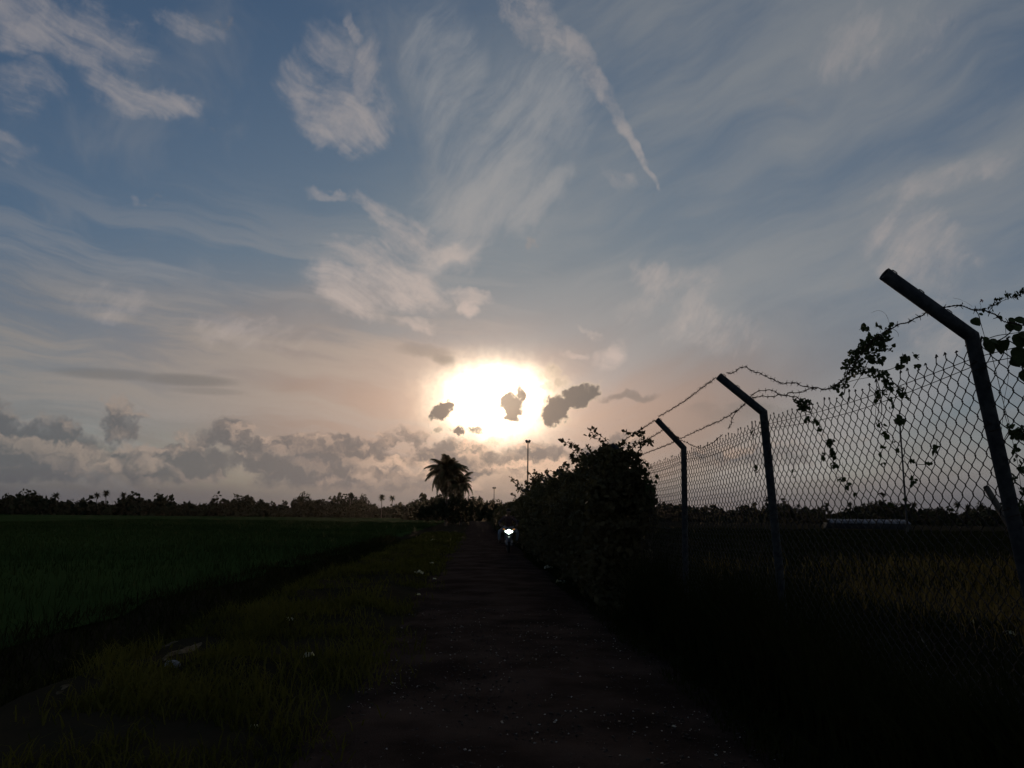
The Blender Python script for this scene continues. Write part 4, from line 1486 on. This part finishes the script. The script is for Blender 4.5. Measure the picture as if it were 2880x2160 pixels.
gl, gr = 'palms in the far left tree line', 'palms in the far right tree line'
for k, (cx, cy, r_, lab) in enumerate((
        (157, 1390, 12, 'far palm leftmost in the tree line, round head'), (273, 1388, 10, 'far palm just left of the tallest far palm'),
        (299, 1382, 11, 'tallest palm of the far left tree line'), (347, 1387, 10, 'lone leaning far palm right of the tallest one'),
        (75, 1398, 10, 'far palm near the left picture edge'), (386, 1402, 9, 'short far palm above the even left wood'),
        (462, 1398, 9, 'small far palm left of the middle of the left wood'), (600, 1402, 9, 'small far palm before the clump of broad trees'),
        (1074, 1394, 11, 'far palm with spiky head left of the near palms'), (1103, 1396, 10, 'far palm second left of the near palms'),
        (1188, 1400, 10, 'far palm closest to the near palms on their left'), (985, 1394, 9, 'far palm above the dark rounded trees'))):
    far_palm(lab, cx, cy, r_ * 1.15, 282, k * 0.9, gl)
for k, (cx, cy, r_, lab) in enumerate((
        (2571, 1416, 12, 'far palm just right of the right floodlight mast'), (2692, 1414, 12, 'far palm left of the nearest fence post'),
        (2723, 1420, 10, 'small far palm second left of the nearest post'), (2390, 1414, 10, 'far palm behind the second fence bay'),
        (2245, 1418, 8, 'small far palm right of the second post'), (2000, 1420, 8, 'small far palm between second and third posts'))):
    far_palm(lab, cx, cy, r_ * 1.15, 248, 0.4 + k, gr)
for k, (cx, top, hw, lab) in enumerate((
        (840, 1384, 22, 'far broad tree, left one of the two-topped clump'), (868, 1388, 16, 'far broad tree, right one of the two-topped clump'),
        (1020, 1390, 26, 'far rounded tree left of the spiky far palms'), (700, 1398, 26, 'far rounded tree left of the two-topped clump'),
        (225, 1396, 18, 'far dark tree between the leftmost palms'))):
    tree_px('far_tree', lab, 'tree', cx, top, hw, 280, k, 'broad trees in the far left tree line', True, 0.5)
for k, (cx, top, hw, lab) in enumerate((
        (2440, 1410, 34, 'far broad tree behind the middle of the second bay'), (2480, 1414, 22, 'far broad tree left of the right mast'),
        (2640, 1420, 26, 'far rounded tree between right mast and nearest post'), (2770, 1412, 24, 'far bushy tree behind the leaning stake'),
        (1850, 1416, 22, 'far tree beside the near end of the thicket'))):
    tree_px('far_tree', lab, 'tree', cx, top, hw, 245, k + 2, 'broad trees in the far right tree line', True, 0.5)

# ------------------------------------------------------------------ floodlight masts
def mast(label, cx, top, Y, head_w, r):
    c = at(cx, top, Y)
    t = thing('floodlight_mast', label, 'lamp post', (c.x, Y, 0), 'floodlight masts')
    H = c.z
    Buf().tube([(c.x, Y, -0.2), (c.x, Y, H * 0.5), (c.x, Y, H - head_w * 0.5)], [r, r * 0.8, r * 0.6], 8).build('pole', 'mast', t, True)
    hd = Buf()
    w = head_w
    hd.box((c.x, Y, H - w * 0.50), (w * 0.62, 0.12, 0.10)).build('crossbar', 'mast', t)
    for sg in (-1, 1):
        M = Matrix.Rotation(sg * 0.45, 3, 'Y') @ Matrix.Rotation(0.5, 3, 'X')
        lamp = Buf().box((c.x + sg * w * 0.26, Y - 0.05, H - w * 0.22), (w * 0.46, 0.30, w * 0.44), M.to_4x4()).build('lamp', 'mast', t)
        Buf().box((c.x + sg * w * 0.26, Y - 0.22, H - w * 0.26), (w * 0.36, 0.02, w * 0.34), M.to_4x4()).build('glass', 'lamp_glass', lamp)
    return t

material('lamp_glass', (0.05, 0.05, 0.055), 0.15, spec=0.5)
mast('floodlight mast rising above the thicket below the sun', 1485, 1238, 110, 0.72, 0.13)
mast('distant small floodlight mast just right of the palms', 1390, 1370, 296, 1.3, 0.20)
mast('floodlight mast seen through the mesh of the nearest bay', 2530, 1178, 81, 1.15, 0.12)

# ------------------------------------------------------------------ long low pale-roofed shed
material('roof_pale', (0.20, 0.205, 0.225), 0.8, (0.08, 0.083, 0.092), 1.6)
material('wall_dim', (0.030, 0.032, 0.036), 0.9, (0.02, 0.022, 0.024), 1.0)
s0, s1 = at(2326, 1462, 120), at(2572, 1466, 118)
shed = thing('low_shed', 'long low shed with pale roof panels far inside the fence', 'shed', ((s0.x + s1.x) / 2, 119, 0))
L = s1.x - s0.x
Buf().box(((s0.x + s1.x) / 2, 120.2, 0.45), (L, 2.2, 0.94)).build('wall', 'wall_dim', shed)
npan = 12
M = Matrix.Rotation(math.radians(28), 4, 'X')
for k in range(npan):
    Buf().box((s0.x + L * (k + 0.5) / npan, 119.4, 1.16 + 0.02 * math.sin(k * 2.1)), (L / npan - 0.12, 1.30, 0.06), M).build('roof_panel', 'roof_pale', shed)

# leaning stake inside the fence
st = at_x(2773, 1370, 2.95)
sb = at_x(2822, 1450, 2.95)
d = (sb - st)
B_ = Buf().tube([st, st + d * 0.5, st + d * ((st.z + 0.1) / -d.z)], [0.017, 0.018, 0.020], 7)
tag(B_.build('stake', 'bark', None, False, (st + d * (st.z / -d.z))), 'dark leaning wooden stake just behind the nearest post', 'stake')

# ------------------------------------------------------------------ motorbike
material('bike_paint', (0.030, 0.034, 0.040), 0.35, spec=0.5)
material('bike_black', (0.018, 0.018, 0.019), 0.6, spec=0.3)
material('rubber', (0.016, 0.016, 0.016), 0.85, spec=0.2)
material('steel', (0.30, 0.30, 0.31), 0.4, metal=0.8)
material('headlight', (0.9, 0.92, 0.9), 0.3, emit=(0.78, 1.0, 0.86), estr=5.0)
material('amber', (0.45, 0.15, 0.03), 0.3, emit=(1.0, 0.42, 0.12), estr=0.25)
material('skin', (0.20, 0.115, 0.075), 0.6)
material('hair', (0.012, 0.010, 0.010), 0.6)
material('shirt', (0.060, 0.034, 0.030), 0.9, (0.085, 0.05, 0.045), 12.0)
material('trousers', (0.17, 0.20, 0.235), 0.9, (0.23, 0.26, 0.29), 9.0)
material('shoe', (0.03, 0.025, 0.02), 0.7)
material('plate', (0.10, 0.10, 0.11), 0.5)


def torus(cx, cy, cz, R, r, nR=28, nr=10, sx=1.0):
    """ring round the X axis"""
    a = np.linspace(0, 2 * np.pi, nR, endpoint=False)
    b = np.linspace(0, 2 * np.pi, nr, endpoint=False)
    A_, B2 = np.meshgrid(a, b, indexing='ij')
    V = np.stack([cx + sx * r * np.sin(B2), cy + (R + r * np.cos(B2)) * np.cos(A_), cz + (R + r * np.cos(B2)) * np.sin(A_)], -1)
    i_ = np.arange(nR * nr).reshape(nR, nr)
    F = np.stack([i_, np.roll(i_, -1, 0), np.roll(np.roll(i_, -1, 0), -1, 1), np.roll(i_, -1, 1)], -1).reshape(-1, 4)
    return V.reshape(-1, 3), F


def loft(sections):
    """closed rings (list of equally long point lists) joined, ends capped by fans"""
    B_ = Buf()
    S = len(sections[0])
    V = [tuple(v) for r in sections for v in r]
    F = [(k * S + i, k * S + (i + 1) % S, (k + 1) * S + (i + 1) % S, (k + 1) * S + i) for k in range(len(sections) - 1) for i in range(S)]
    B_.add(V, F)
    for r, fl in ((sections[0], True), (sections[-1], False)):
        c = sum((Vector(v) for v in r), Vector()) / S
        B_.add([tuple(v) for v in r] + [tuple(c)], [((i + 1) % S, i, S) if fl else (i, (i + 1) % S, S) for i in range(S)])
    return B_


def oval(cx, cy, cz, rx, rz, tilt=0.0, n=14, p=2.4):
    """superellipse section across the bike, at length position cy"""
    out_ = []
    for k in range(n):
        t = 2 * math.pi * k / n
        c, s = math.cos(t), math.sin(t)
        out_.append((cx + rx * math.copysign(abs(c) ** (2 / p), c), cy + tilt * rz * math.copysign(abs(s) ** (2 / p), s), cz + rz * math.copysign(abs(s) ** (2 / p), s)))
    return out_

BX, BY = 1.30, 32.0
bz = float(path_z(BX, BY)) + 0.004
bike = thing('motorbike', 'dark motorbike with its headlight on coming along the path', 'motorbike', (BX, BY, bz))
BO = Vector((BX, BY, bz))


def bpart(buf, name, mat, parent=bike, smooth=True):
    me = buf.mesh(name)
    if smooth:
        me.shade_smooth()
    o = link(name, me, mat)
    o.parent = parent
    return o

for yy in (-0.62, 0.62):
    wheel = bpart(Buf().tube([(-0.06, yy, 0.30), (0.06, yy, 0.30)], 0.05, 12), 'wheel', 'steel')
    tv, tf = torus(0, yy, 0.30, 0.255, 0.045)
    bpart(Buf().add(tv, tf), 'tyre', 'rubber', wheel)
    rb = Buf()
    tv, tf = torus(0, yy, 0.30, 0.215, 0.014, 28, 6, 1.6)
    rb.add(tv, tf)
    for k in range(5):
        a0 = k * 1.2566
        rb.tube([(0, yy + 0.03 * math.cos(a0), 0.30 + 0.03 * math.sin(a0)), (0, yy + 0.21 * math.cos(a0), 0.30 + 0.21 * math.sin(a0))], 0.014, 6)
    bpart(rb, 'rim', 'steel', wheel)
for sx in (-1, 1):
    bpart(Buf().tube([(sx * 0.085, -0.62, 0.30), (sx * 0.085, -0.50, 0.62), (sx * 0.075, -0.42, 0.86)], [0.022, 0.024, 0.022], 8), 'fork_leg', 'steel')
fen = []
for k in range(9):
    a0 = math.radians(20 + 17 * k)
    y_, z_ = -0.62 - 0.33 * math.cos(a0), 0.30 + 0.33 * math.sin(a0)
    fen.append([(-0.070, y_, z_ - 0.05), (-0.058, y_, z_), (0.0, y_, z_ + 0.014), (0.058, y_, z_), (0.070, y_, z_ - 0.05), (0.0, y_, z_ + 0.006)])
bpart(loft(fen), 'front_fender', 'bike_paint')
bpart(loft([oval(0, -0.56, 0.80, 0.10, 0.09, 0.3), oval(0, -0.50, 0.82, 0.17, 0.15, 0.3), oval(0, -0.40, 0.84, 0.19, 0.16, 0.3), oval(0, -0.30, 0.86, 0.12, 0.10, 0.3)]), 'headlight_cowl', 'bike_paint')
hl = [(-0.165, 0.03), (-0.12, 0.055), (-0.07, 0.05), (-0.045, 0.085), (0, 0.10), (0.045, 0.085), (0.07, 0.05), (0.12, 0.055), (0.165, 0.03), (0.13, -0.035), (0.06, -0.05), (0.035, -0.085), (0, -0.095), (-0.035, -0.085), (-0.06, -0.05), (-0.13, -0.035)]
bpart(loft([[(x * 0.75, -0.605, 0.80 + z * 0.75) for x, z in hl], [(x, -0.585, 0.80 + z) for x, z in hl], [(x, -0.50, 0.80 + z) for x, z in hl]]), 'headlight', 'headlight', bike, False)
bpart(loft([oval(0, -0.46, 0.42, 0.07, 0.05), oval(0, -0.40, 0.50, 0.13, 0.13), oval(0, -0.33, 0.62, 0.17, 0.20), oval(0, -0.22, 0.62, 0.15, 0.18), oval(0, -0.05, 0.56, 0.09, 0.12)]), 'leg_shield', 'bike_paint')
bpart(loft([oval(0, -0.10, 0.42, 0.11, 0.10), oval(0, 0.05, 0.38, 0.14, 0.13), oval(0, 0.25, 0.38, 0.13, 0.12), oval(0, 0.36, 0.42, 0.07, 0.07)]), 'engine', 'steel')
bpart(loft([oval(0, -0.08, 0.66, 0.09, 0.06), oval(0, 0.10, 0.68, 0.13, 0.09), oval(0, 0.50, 0.72, 0.13, 0.09), oval(0, 0.86, 0.80, 0.06, 0.04)]), 'tail_body', 'bike_paint')
bpart(loft([oval(0, -0.02, 0.755, 0.08, 0.025), oval(0, 0.12, 0.775, 0.13, 0.04), oval(0, 0.48, 0.80, 0.14, 0.045), oval(0, 0.76, 0.84, 0.09, 0.03)]), 'seat', 'bike_black')
bpart(Buf().tube(smooth_path([(-0.34, -0.28, 1.0), (-0.22, -0.34, 1.02), (-0.10, -0.38, 0.95), (0.10, -0.38, 0.95), (0.22, -0.34, 1.02), (0.34, -0.28, 1.0)], 4), 0.012, 7), 'handlebar', 'steel')
for sx in (-1, 1):
    bpart(Buf().tube([(sx * 0.25, -0.325, 1.015), (sx * 0.37, -0.265, 0.995)], 0.018, 8), 'grip', 'rubber')
    mir = bpart(Buf().tube(smooth_path([(sx * 0.22, -0.345, 1.02), (sx * 0.26, -0.37, 1.10), (sx * 0.33, -0.36, 1.19)], 4), 0.006, 6), 'mirror', 'bike_black')
    bpart(loft([oval(sx * 0.35, -0.385, 1.21, 0.035, 0.022, 0.2), oval(sx * 0.35, -0.370, 1.21, 0.062, 0.042, 0.2), oval(sx * 0.35, -0.355, 1.21, 0.058, 0.040, 0.2)]), 'mirror_head', 'bike_black', mir)
    bpart(loft([oval(sx * 0.20, -0.52, 0.90, 0.02, 0.012), oval(sx * 0.20, -0.50, 0.90, 0.042, 0.024), oval(sx * 0.185, -0.44, 0.90, 0.03, 0.02)]), 'indicator', 'amber')
    bpart(Buf().tube([(sx * 0.10, 0.02, 0.34), (sx * 0.30, 0.02, 0.33)], 0.016, 7), 'foot_peg', 'rubber')
bpart(Buf().tube(smooth_path([(0.10, -0.10, 0.32), (0.14, 0.15, 0.26), (0.16, 0.45, 0.32), (0.17, 0.85, 0.42)], 4), [0.02] * 6 + [0.025, 0.04, 0.045, 0.045, 0.045, 0.045, 0.04], 9), 'exhaust', 'steel')
bpart(Buf().box((0, -0.575, 0.60), (0.22, 0.008, 0.085)), 'number_plate', 'plate', bike, False)

# ------------------------------------------------------------------ rider
def skinned(name, verts, edges, radii, root=0, levels=2):
    me = bpy.data.meshes.new(name)
    me.from_pydata([tuple(v) for v in verts], edges, [])
    o = bpy.data.objects.new(name, me)
    COL.objects.link(o)
    sk = o.modifiers.new('skin', 'SKIN')
    sub = o.modifiers.new('sub', 'SUBSURF')
    sub.levels = sub.render_levels = levels
    for i, r_ in enumerate(radii):
        v = me.skin_vertices[0].data[i]
        v.radius = (r_, r_) if not isinstance(r_, tuple) else r_
        v.use_root = (i == root)
    dg = bpy.context.evaluated_depsgraph_get()
    new = bpy.data.meshes.new_from_object(o.evaluated_get(dg))
    bpy.data.objects.remove(o)
    new.shade_smooth()
    return new

KN = {}


def skeleton(spec):
    """spec: list of (name, pos, radius, parent name)"""
    names = [s[0] for s in spec]
    V = [s[1] for s in spec]
    R = [s[2] for s in spec]
    Ed = [(names.index(s[3]), i) for i, s in enumerate(spec) if s[3]]
    return V, Ed, R

body = [('pelvis', (0, 0.24, 0.92), 0.13, None), ('waist', (0, 0.20, 1.06), 0.125, 'pelvis'), ('chest', (0, 0.13, 1.26), 0.15, 'waist'),
        ('neck', (0, 0.08, 1.42), 0.06, 'chest'), ('jaw', (0, 0.045, 1.50), 0.068, 'neck'), ('face', (0, 0.035, 1.57), 0.088, 'jaw'), ('crown', (0, 0.05, 1.65), 0.075, 'face')]
for nm, sx in (('l', -1), ('r', 1)):
    body += [('sh' + nm, (sx * 0.18, 0.12, 1.35), 0.070, 'chest'), ('el' + nm, (sx * 0.36, -0.02, 1.13), 0.048, 'sh' + nm), ('fo' + nm, (sx * 0.345, -0.16, 1.06), 0.042, 'el' + nm),
             ('wr' + nm, (sx * 0.33, -0.235, 1.03), 0.030, 'fo' + nm), ('pa' + nm, (sx * 0.315, -0.285, 1.035), 0.032, 'wr' + nm)]
    for k, fx in enumerate((0.268, 0.291, 0.314, 0.336)):
        ln = (0.9, 1.0, 0.95, 0.75)[k]
        body += [('k%d%s' % (k, nm), (sx * fx, -0.322, 1.040), 0.0105, 'pa' + nm), ('m%d%s' % (k, nm), (sx * fx, -0.322 - 0.022 * ln, 1.018), 0.0095, 'k%d%s' % (k, nm)),
                 ('t%d%s' % (k, nm), (sx * fx, -0.322 - 0.006 * ln, 0.988), 0.0085, 'm%d%s' % (k, nm))]
    body += [('th' + nm, (sx * 0.262, -0.285, 1.020), 0.0115, 'pa' + nm), ('tt' + nm, (sx * 0.246, -0.305, 0.998), 0.0095, 'th' + nm)]
    body += [('hi' + nm, (sx * 0.12, 0.20, 0.88), 0.105, 'pelvis'), ('tg' + nm, (sx * 0.26, 0.00, 0.85), 0.085, 'hi' + nm), ('kn' + nm, (sx * 0.36, -0.18, 0.80), 0.066, 'tg' + nm),
             ('ca' + nm, (sx * 0.36, -0.09, 0.62), 0.055, 'kn' + nm), ('an' + nm, (sx * 0.34, 0.02, 0.44), 0.040, 'ca' + nm), ('he' + nm, (sx * 0.34, 0.05, 0.385), 0.040, 'an' + nm), ('to' + nm, (sx * 0.37, -0.13, 0.375), 0.034, 'he' + nm)]
rider = thing('person', 'rider in dark shirt and pale grey trousers seated on the motorbike', 'person', tuple(BO + Vector((0, 0, 0.30))))


def rpart(me, name, mat, parent):
    o = link(name, me, mat)
    o.parent = parent
    return o

V, Ed, R = skeleton(body)
V = [Vector(v) - Vector((0, 0, 0.30)) for v in V]
bd = rpart(skinned('body', V, Ed, R), 'body', 'skin', rider)
shirt = [s for s in body if s[0] in ('pelvis', 'waist', 'chest', 'shl', 'shr', 'ell', 'elr', 'fol', 'for')] + [('collar', (0, 0.095, 1.39), 0.085, 'chest')]
V, Ed, R = skeleton(shirt)
rpart(skinned('shirt', [Vector(v) - Vector((0, 0, 0.30)) for v in V], Ed, [r_ + 0.014 for r_ in R]), 'shirt', 'shirt', rider)
tr = [s for s in body if s[0] in ('pelvis', 'hil', 'hir', 'tgl', 'tgr', 'knl', 'knr', 'cal', 'car', 'anl', 'anr')]
V, Ed, R = skeleton(tr)
rpart(skinned('trousers', [Vector(v) - Vector((0, 0, 0.30)) for v in V], Ed, [r_ + 0.012 if s[0][:2] != 'an' else r_ + 0.024 for r_, s in zip(R, tr)]), 'trousers', 'trousers', rider)
for nm in 'lr':
    sp = [s for s in body if s[0] in ('he' + nm, 'to' + nm)]
    rpart(skinned('shoe', [Vector(s[1]) - Vector((0, 0, 0.30)) for s in sp] , [(0, 1)], [0.052, 0.043]), 'shoe', 'shoe', rider)


def ellipsoid(c, r, nu=14, nv=9, z_cut=None):
    V, F = [], []
    for j in range(nv + 1):
        t = math.pi * j / nv
        for i in range(nu):
            p = 2 * math.pi * i / nu
            z = math.cos(t)
            if z_cut is not None:
                z = max(z, z_cut)
            V.append((c[0] + r[0] * math.sin(t) * math.cos(p), c[1] + r[1] * math.sin(t) * math.sin(p), c[2] + r[2] * z))
    for j in range(nv):
        for i in range(nu):
            F.append((j * nu + i, (j + 1) * nu + i, (j + 1) * nu + (i + 1) % nu, j * nu + (i + 1) % nu))
    return Buf().add(V, F)

hz = -0.30
h_ = ellipsoid((0, 0.055, 1.63 + hz), (0.086, 0.098, 0.085), z_cut=-0.15).mesh('hair')
h_.shade_smooth()
rpart(h_, 'hair', 'hair', rider)
rpart(loft([oval(0, -0.050, 1.545 + hz, 0.009, 0.012), oval(0, -0.072, 1.540 + hz, 0.013, 0.012), oval(0, -0.03, 1.575 + hz, 0.010, 0.024)]).mesh('nose'), 'nose', 'skin', rider)
for sx in (-1, 1):
    rpart(ellipsoid((sx * 0.031, -0.044, 1.578 + hz), (0.013, 0.008, 0.008), 8, 6).mesh('eye'), 'eye', 'hair', rider)
    rpart(ellipsoid((sx * 0.088, 0.045, 1.560 + hz), (0.010, 0.020, 0.030), 8, 6).mesh('ear'), 'ear', 'skin', rider)
rpart(ellipsoid((0, -0.034, 1.505 + hz), (0.026, 0.010, 0.006), 10, 6).mesh('mouth'), 'mouth', 'shirt', rider)

# ------------------------------------------------------------------ white egret far out in the field
material('feather', (0.75, 0.75, 0.72), 0.8)
e0 = at(197, 1449, 255)
eg = thing('egret', 'white egret standing far out in the left field', 'bird', (e0.x, 255, float(gz(e0.x, 255)) + 0.06))
ez = 0.0


def epart(buf, name, mat):
    me = buf.mesh(name)
    me.shade_smooth()
    o = link(name, me, mat)
    o.parent = eg
    return o

epart(loft([oval(0.26, 0, 0.62, 0.02, 0.02), oval(0.10, 0, 0.66, 0.13, 0.11), oval(-0.10, 0.04, 0.66, 0.13, 0.12), oval(-0.28, 0.08, 0.60, 0.03, 0.04)]), 'body', 'feather')
epart(Buf().tube(smooth_path([(0.14, 0, 0.70), (0.24, 0, 0.84), (0.14, 0, 0.98), (0.20, 0, 1.10), (0.27, 0, 1.12)], 4), np.linspace(0.07, 0.045, 17), 7), 'neck', 'feather')
epart(Buf().tube([(0.26, 0, 1.12), (0.44, 0, 1.09)], [0.025, 0.004], 6), 'bill', 'lit_straw')
for dx in (-0.04, 0.05):
    epart(Buf().tube([(dx, 0.03, 0.58), (dx - 0.03, 0.05, 0.30), (dx, 0.02, 0.0)], 0.014, 5), 'leg', 'bark')

# ------------------------------------------------------------------ bare soil, stones, litter, twigs
def patch(outline_px, z, name, mat, label):
    """bare ground: irregular fan over the verge"""
    pts = [at_z(x, y, z) for x, y in outline_px]
    q = smooth_path(pts + [pts[0]], 4)[:-1]
    c = sum(q, Vector()) / len(q)
    rings = []
    for f in (1.0, 0.7, 0.4):
        rings.append([(c + (p - c) * f) for p in q])
    B_ = Buf()
    S = len(q)
    V = []
    for k, r_ in enumerate(rings):
        for p in r_:
            zz_ = float(gz(p.x, p.y)) + (0.014 if k else -0.02) + 0.055 * float(vnoise(p.x, p.y, 7.0, 3))
            V.append((p.x, p.y, zz_))
    V.append((c.x, c.y, float(gz(c.x, c.y)) + 0.012))
    F4 = [(k * S + i, k * S + (i + 1) % S, (k + 1) * S + (i + 1) % S, (k + 1) * S + i) for k in range(2) for i in range(S)]
    B_.v.append(np.array(V, np.float32))
    B_.n = len(V)
    B_.f.append(np.array(F4, np.int32))
    B_.f.append(np.array([(2 * S + i, 2 * S + (i + 1) % S, 3 * S) for i in range(S)], np.int32))
    o = B_.build(name, mat, smooth=True)
    return tag(o, label, kind='structure')

patch([(585, 1796), (560, 1815), (520, 1838), (480, 1850), (455, 1880), (440, 1886), (450, 1855), (485, 1832), (530, 1812), (560, 1797)], 0.06, 'bare_soil', 'sand', 'pale worn strip of bare soil on the left verge')
patch([(520, 1796), (480, 1806), (420, 1812), (365, 1820), (360, 1812), (410, 1803), (460, 1796)], 0.0, 'bare_soil', 'sand', 'thin pale streak of bare soil by the ditch')
patch([(212, 1950), (190, 1965), (160, 1975), (148, 1972), (165, 1955), (195, 1948)], 0.05, 'bare_soil', 'sand', 'small pale patch of bare soil low on the left')
patch([(262, 1862), (250, 1872), (232, 1866), (236, 1856)], 0.0, 'bare_soil', 'sand', 'small reddish bare spot at the far left')

material('stone', (0.22, 0.22, 0.23), 0.9, (0.14, 0.14, 0.15), 12.0, bump=0.4, bscale=30)
material('paper', (0.80, 0.72, 0.62), 0.8, (0.68, 0.60, 0.50), 20.0, trans=0.45)
material('bluish', (0.22, 0.27, 0.36), 0.6, (0.15, 0.18, 0.25), 20.0)
material('dry_twig', (0.30, 0.25, 0.19), 0.85, (0.20, 0.16, 0.12), 25.0)


def stone(px, Z, r, label):
    c = at_z(px[0], px[1], Z)
    V = []
    B_ = ellipsoid((0, 0, 0), (r, r * 0.8, r * 0.55), 12, 8)
    B_.v[0] = B_.v[0] * (1 + 0.22 * vnoise(B_.v[0][:, 0] / r, B_.v[0][:, 1] / r + B_.v[0][:, 2] / r * 1.7, 1.4, int(px[0]))[:, None]).astype(np.float32)
    me = B_.mesh('stone')
    o = link('stone', me, 'stone')
    o.location = (c.x, c.y, float(gz(c.x, c.y)) + r * 0.3)
    tag(o, label, 'stone')

stone((483, 1892), 0.06, 0.075, 'grey stone below the pale worn strip on the left verge')


def scrap(px, Z, w, label, mat='paper', cat='litter', on_path=False):
    """crumpled sheet: creased 5 x 5 grid curled over itself"""
    c = at_z(px[0], px[1], Z)
    w = w * 1.35
    g = np.random.default_rng(int(px[0] * 7 + px[1]))
    n = 6
    u, v = np.meshgrid(np.linspace(-1, 1, n), np.linspace(-1, 1, n))
    z = 0.55 * (1 - (u ** 2 + v ** 2) * 0.5) + g.normal(0, 0.16, u.shape)
    V = np.stack([(u * 0.8 + g.normal(0, 0.10, u.shape)) * w, (v * 0.5 + g.normal(0, 0.10, u.shape)) * w, np.maximum(z, -0.05) * w * 1.1], -1)
    i_ = np.arange(n * n).reshape(n, n)
    F = np.stack([i_[:-1, :-1], i_[:-1, 1:], i_[1:, 1:], i_[1:, :-1]], -1).reshape(-1, 4)
    B_ = Buf().add(V, F)
    B_.add(V - np.array((0, 0, 0.004)), F[:, ::-1])
    me = B_.mesh('litter')
    o = link('litter', me, mat)
    zb = float(path_z(c.x, c.y)) if on_path else float(gz(c.x, c.y))
    o.location = (c.x, c.y, zb + 0.02)
    o.rotation_euler = (0, 0, g.uniform(-0.5, 0.5))
    tag(o, label, cat)

scrap((1178, 1611), 0.05, 0.085, 'crumpled whitish litter on the left verge beside the path')
scrap((1218, 1526), 0.05, 0.11, 'far small whitish litter on the left verge')
scrap((1214, 1584), 0.05, 0.05, 'faint grey litter between the two whitish pieces on the left')
scrap((1222, 1628), 0.03, 0.030, 'tiny pale scrap at the left path edge')
scrap((1178, 1667), 0.05, 0.030, 'small pale scrap nearer on the left verge')
scrap((1542, 1600), 0.03, 0.11, 'white litter at the right path edge past the motorbike')
scrap((1522, 1577), 0.03, 0.06, 'small pale litter just beyond the white piece on the right')
scrap((869, 1845), 0.06, 0.045, 'small brownish scrap on the left verge grass')
scrap((812, 1754), 0.06, 0.05, 'thin pale scrap farther up the left verge')
scrap((715, 2030), 0.06, 0.022, 'tiny white scrap low on the left verge')
scrap((2146, 1954), 0.04, 0.06, 'bluish plastic scrap on the ground near the fence', 'bluish')
scrap((1896, 2048), 0.02, 0.018, 'tiny white scrap on the near right of the path', on_path=False)
scrap((1578, 1640), 0.02, 0.09, 'flat pale scrap at the right path edge below the thicket')
scrap((1855, 1568), 0.06, 0.10, 'white blob of litter seen through the mesh, left of a pair')
scrap((1871, 1571), 0.06, 0.085, 'white blob of litter seen through the mesh, right of a pair')
scrap((2732, 1742), 0.05, 0.05, 'pale scrap in the dry grass at lower right')
scrap((2840, 1800), 0.05, 0.06, 'brownish scrap at the lower right picture edge')


def twig(px, Z, r, label):
    pts = [at_z(x, y, Z) for x, y in px]
    q = smooth_path(pts, 5)
    q = [Vector((p.x, p.y, float(gz(p.x, p.y)) + 0.03 + 0.015 * math.sin(k))) for k, p in enumerate(q)]
    o = Buf().tube(q, np.linspace(r, r * 0.5, len(q)), 5).build('twig', 'dry_twig', None, False, tuple(q[0]))
    tag(o, label, 'twig')

twig([(1980, 1845), (1988, 1853), (2003, 1863)], 0.03, 0.006, 'short pale forked twig near the fence foot')
twig([(2085, 1905), (2110, 1925), (2140, 1942)], 0.03, 0.004, 'thin straight twig leading to the bluish scrap')
twig([(1715, 1712), (1720, 1705), (1724, 1702)], 0.02, 0.006, 'small curved pale twig on the right path edge')
twig([(2295, 2042), (2310, 2038), (2333, 2043)], 0.03, 0.003, 'short pale twig low on the right foreground')
twig([(2455, 1784), (2485, 1788)], 0.05, 0.004, 'thin pale stalk lying in the dry grass')
twig([(2578, 1770), (2592, 1785), (2608, 1804)], 0.05, 0.006, 'brown dead stalk bent over in the dry grass')
twig([(2590, 1820), (2605, 1845), (2615, 1893)], 0.05, 0.005, 'long drooping dead stalk at lower right')


# ------------------------------------------------------------------ the air: thin even haze round everything on the ground
haze_mat = bpy.data.materials.new('haze')
haze_mat.use_nodes = True
hn = haze_mat.node_tree
hn.nodes.clear()
ho = hn.nodes.new('ShaderNodeOutputMaterial')
hv = hn.nodes.new('ShaderNodeVolumePrincipled')
hv.inputs['Color'].default_value = (0.95, 0.80, 0.66, 1.0)
hv.inputs['Density'].default_value = 0.00005
hv.inputs['Anisotropy'].default_value = 0.88
hn.links.new(hv.outputs[0], ho.inputs['Volume'])
haze = Buf().box((0, 470, 7.2), (1860, 1100, 19.0)).build('haze', haze_mat)
tag(haze, 'thin evening haze lying over the plain', kind='stuff')
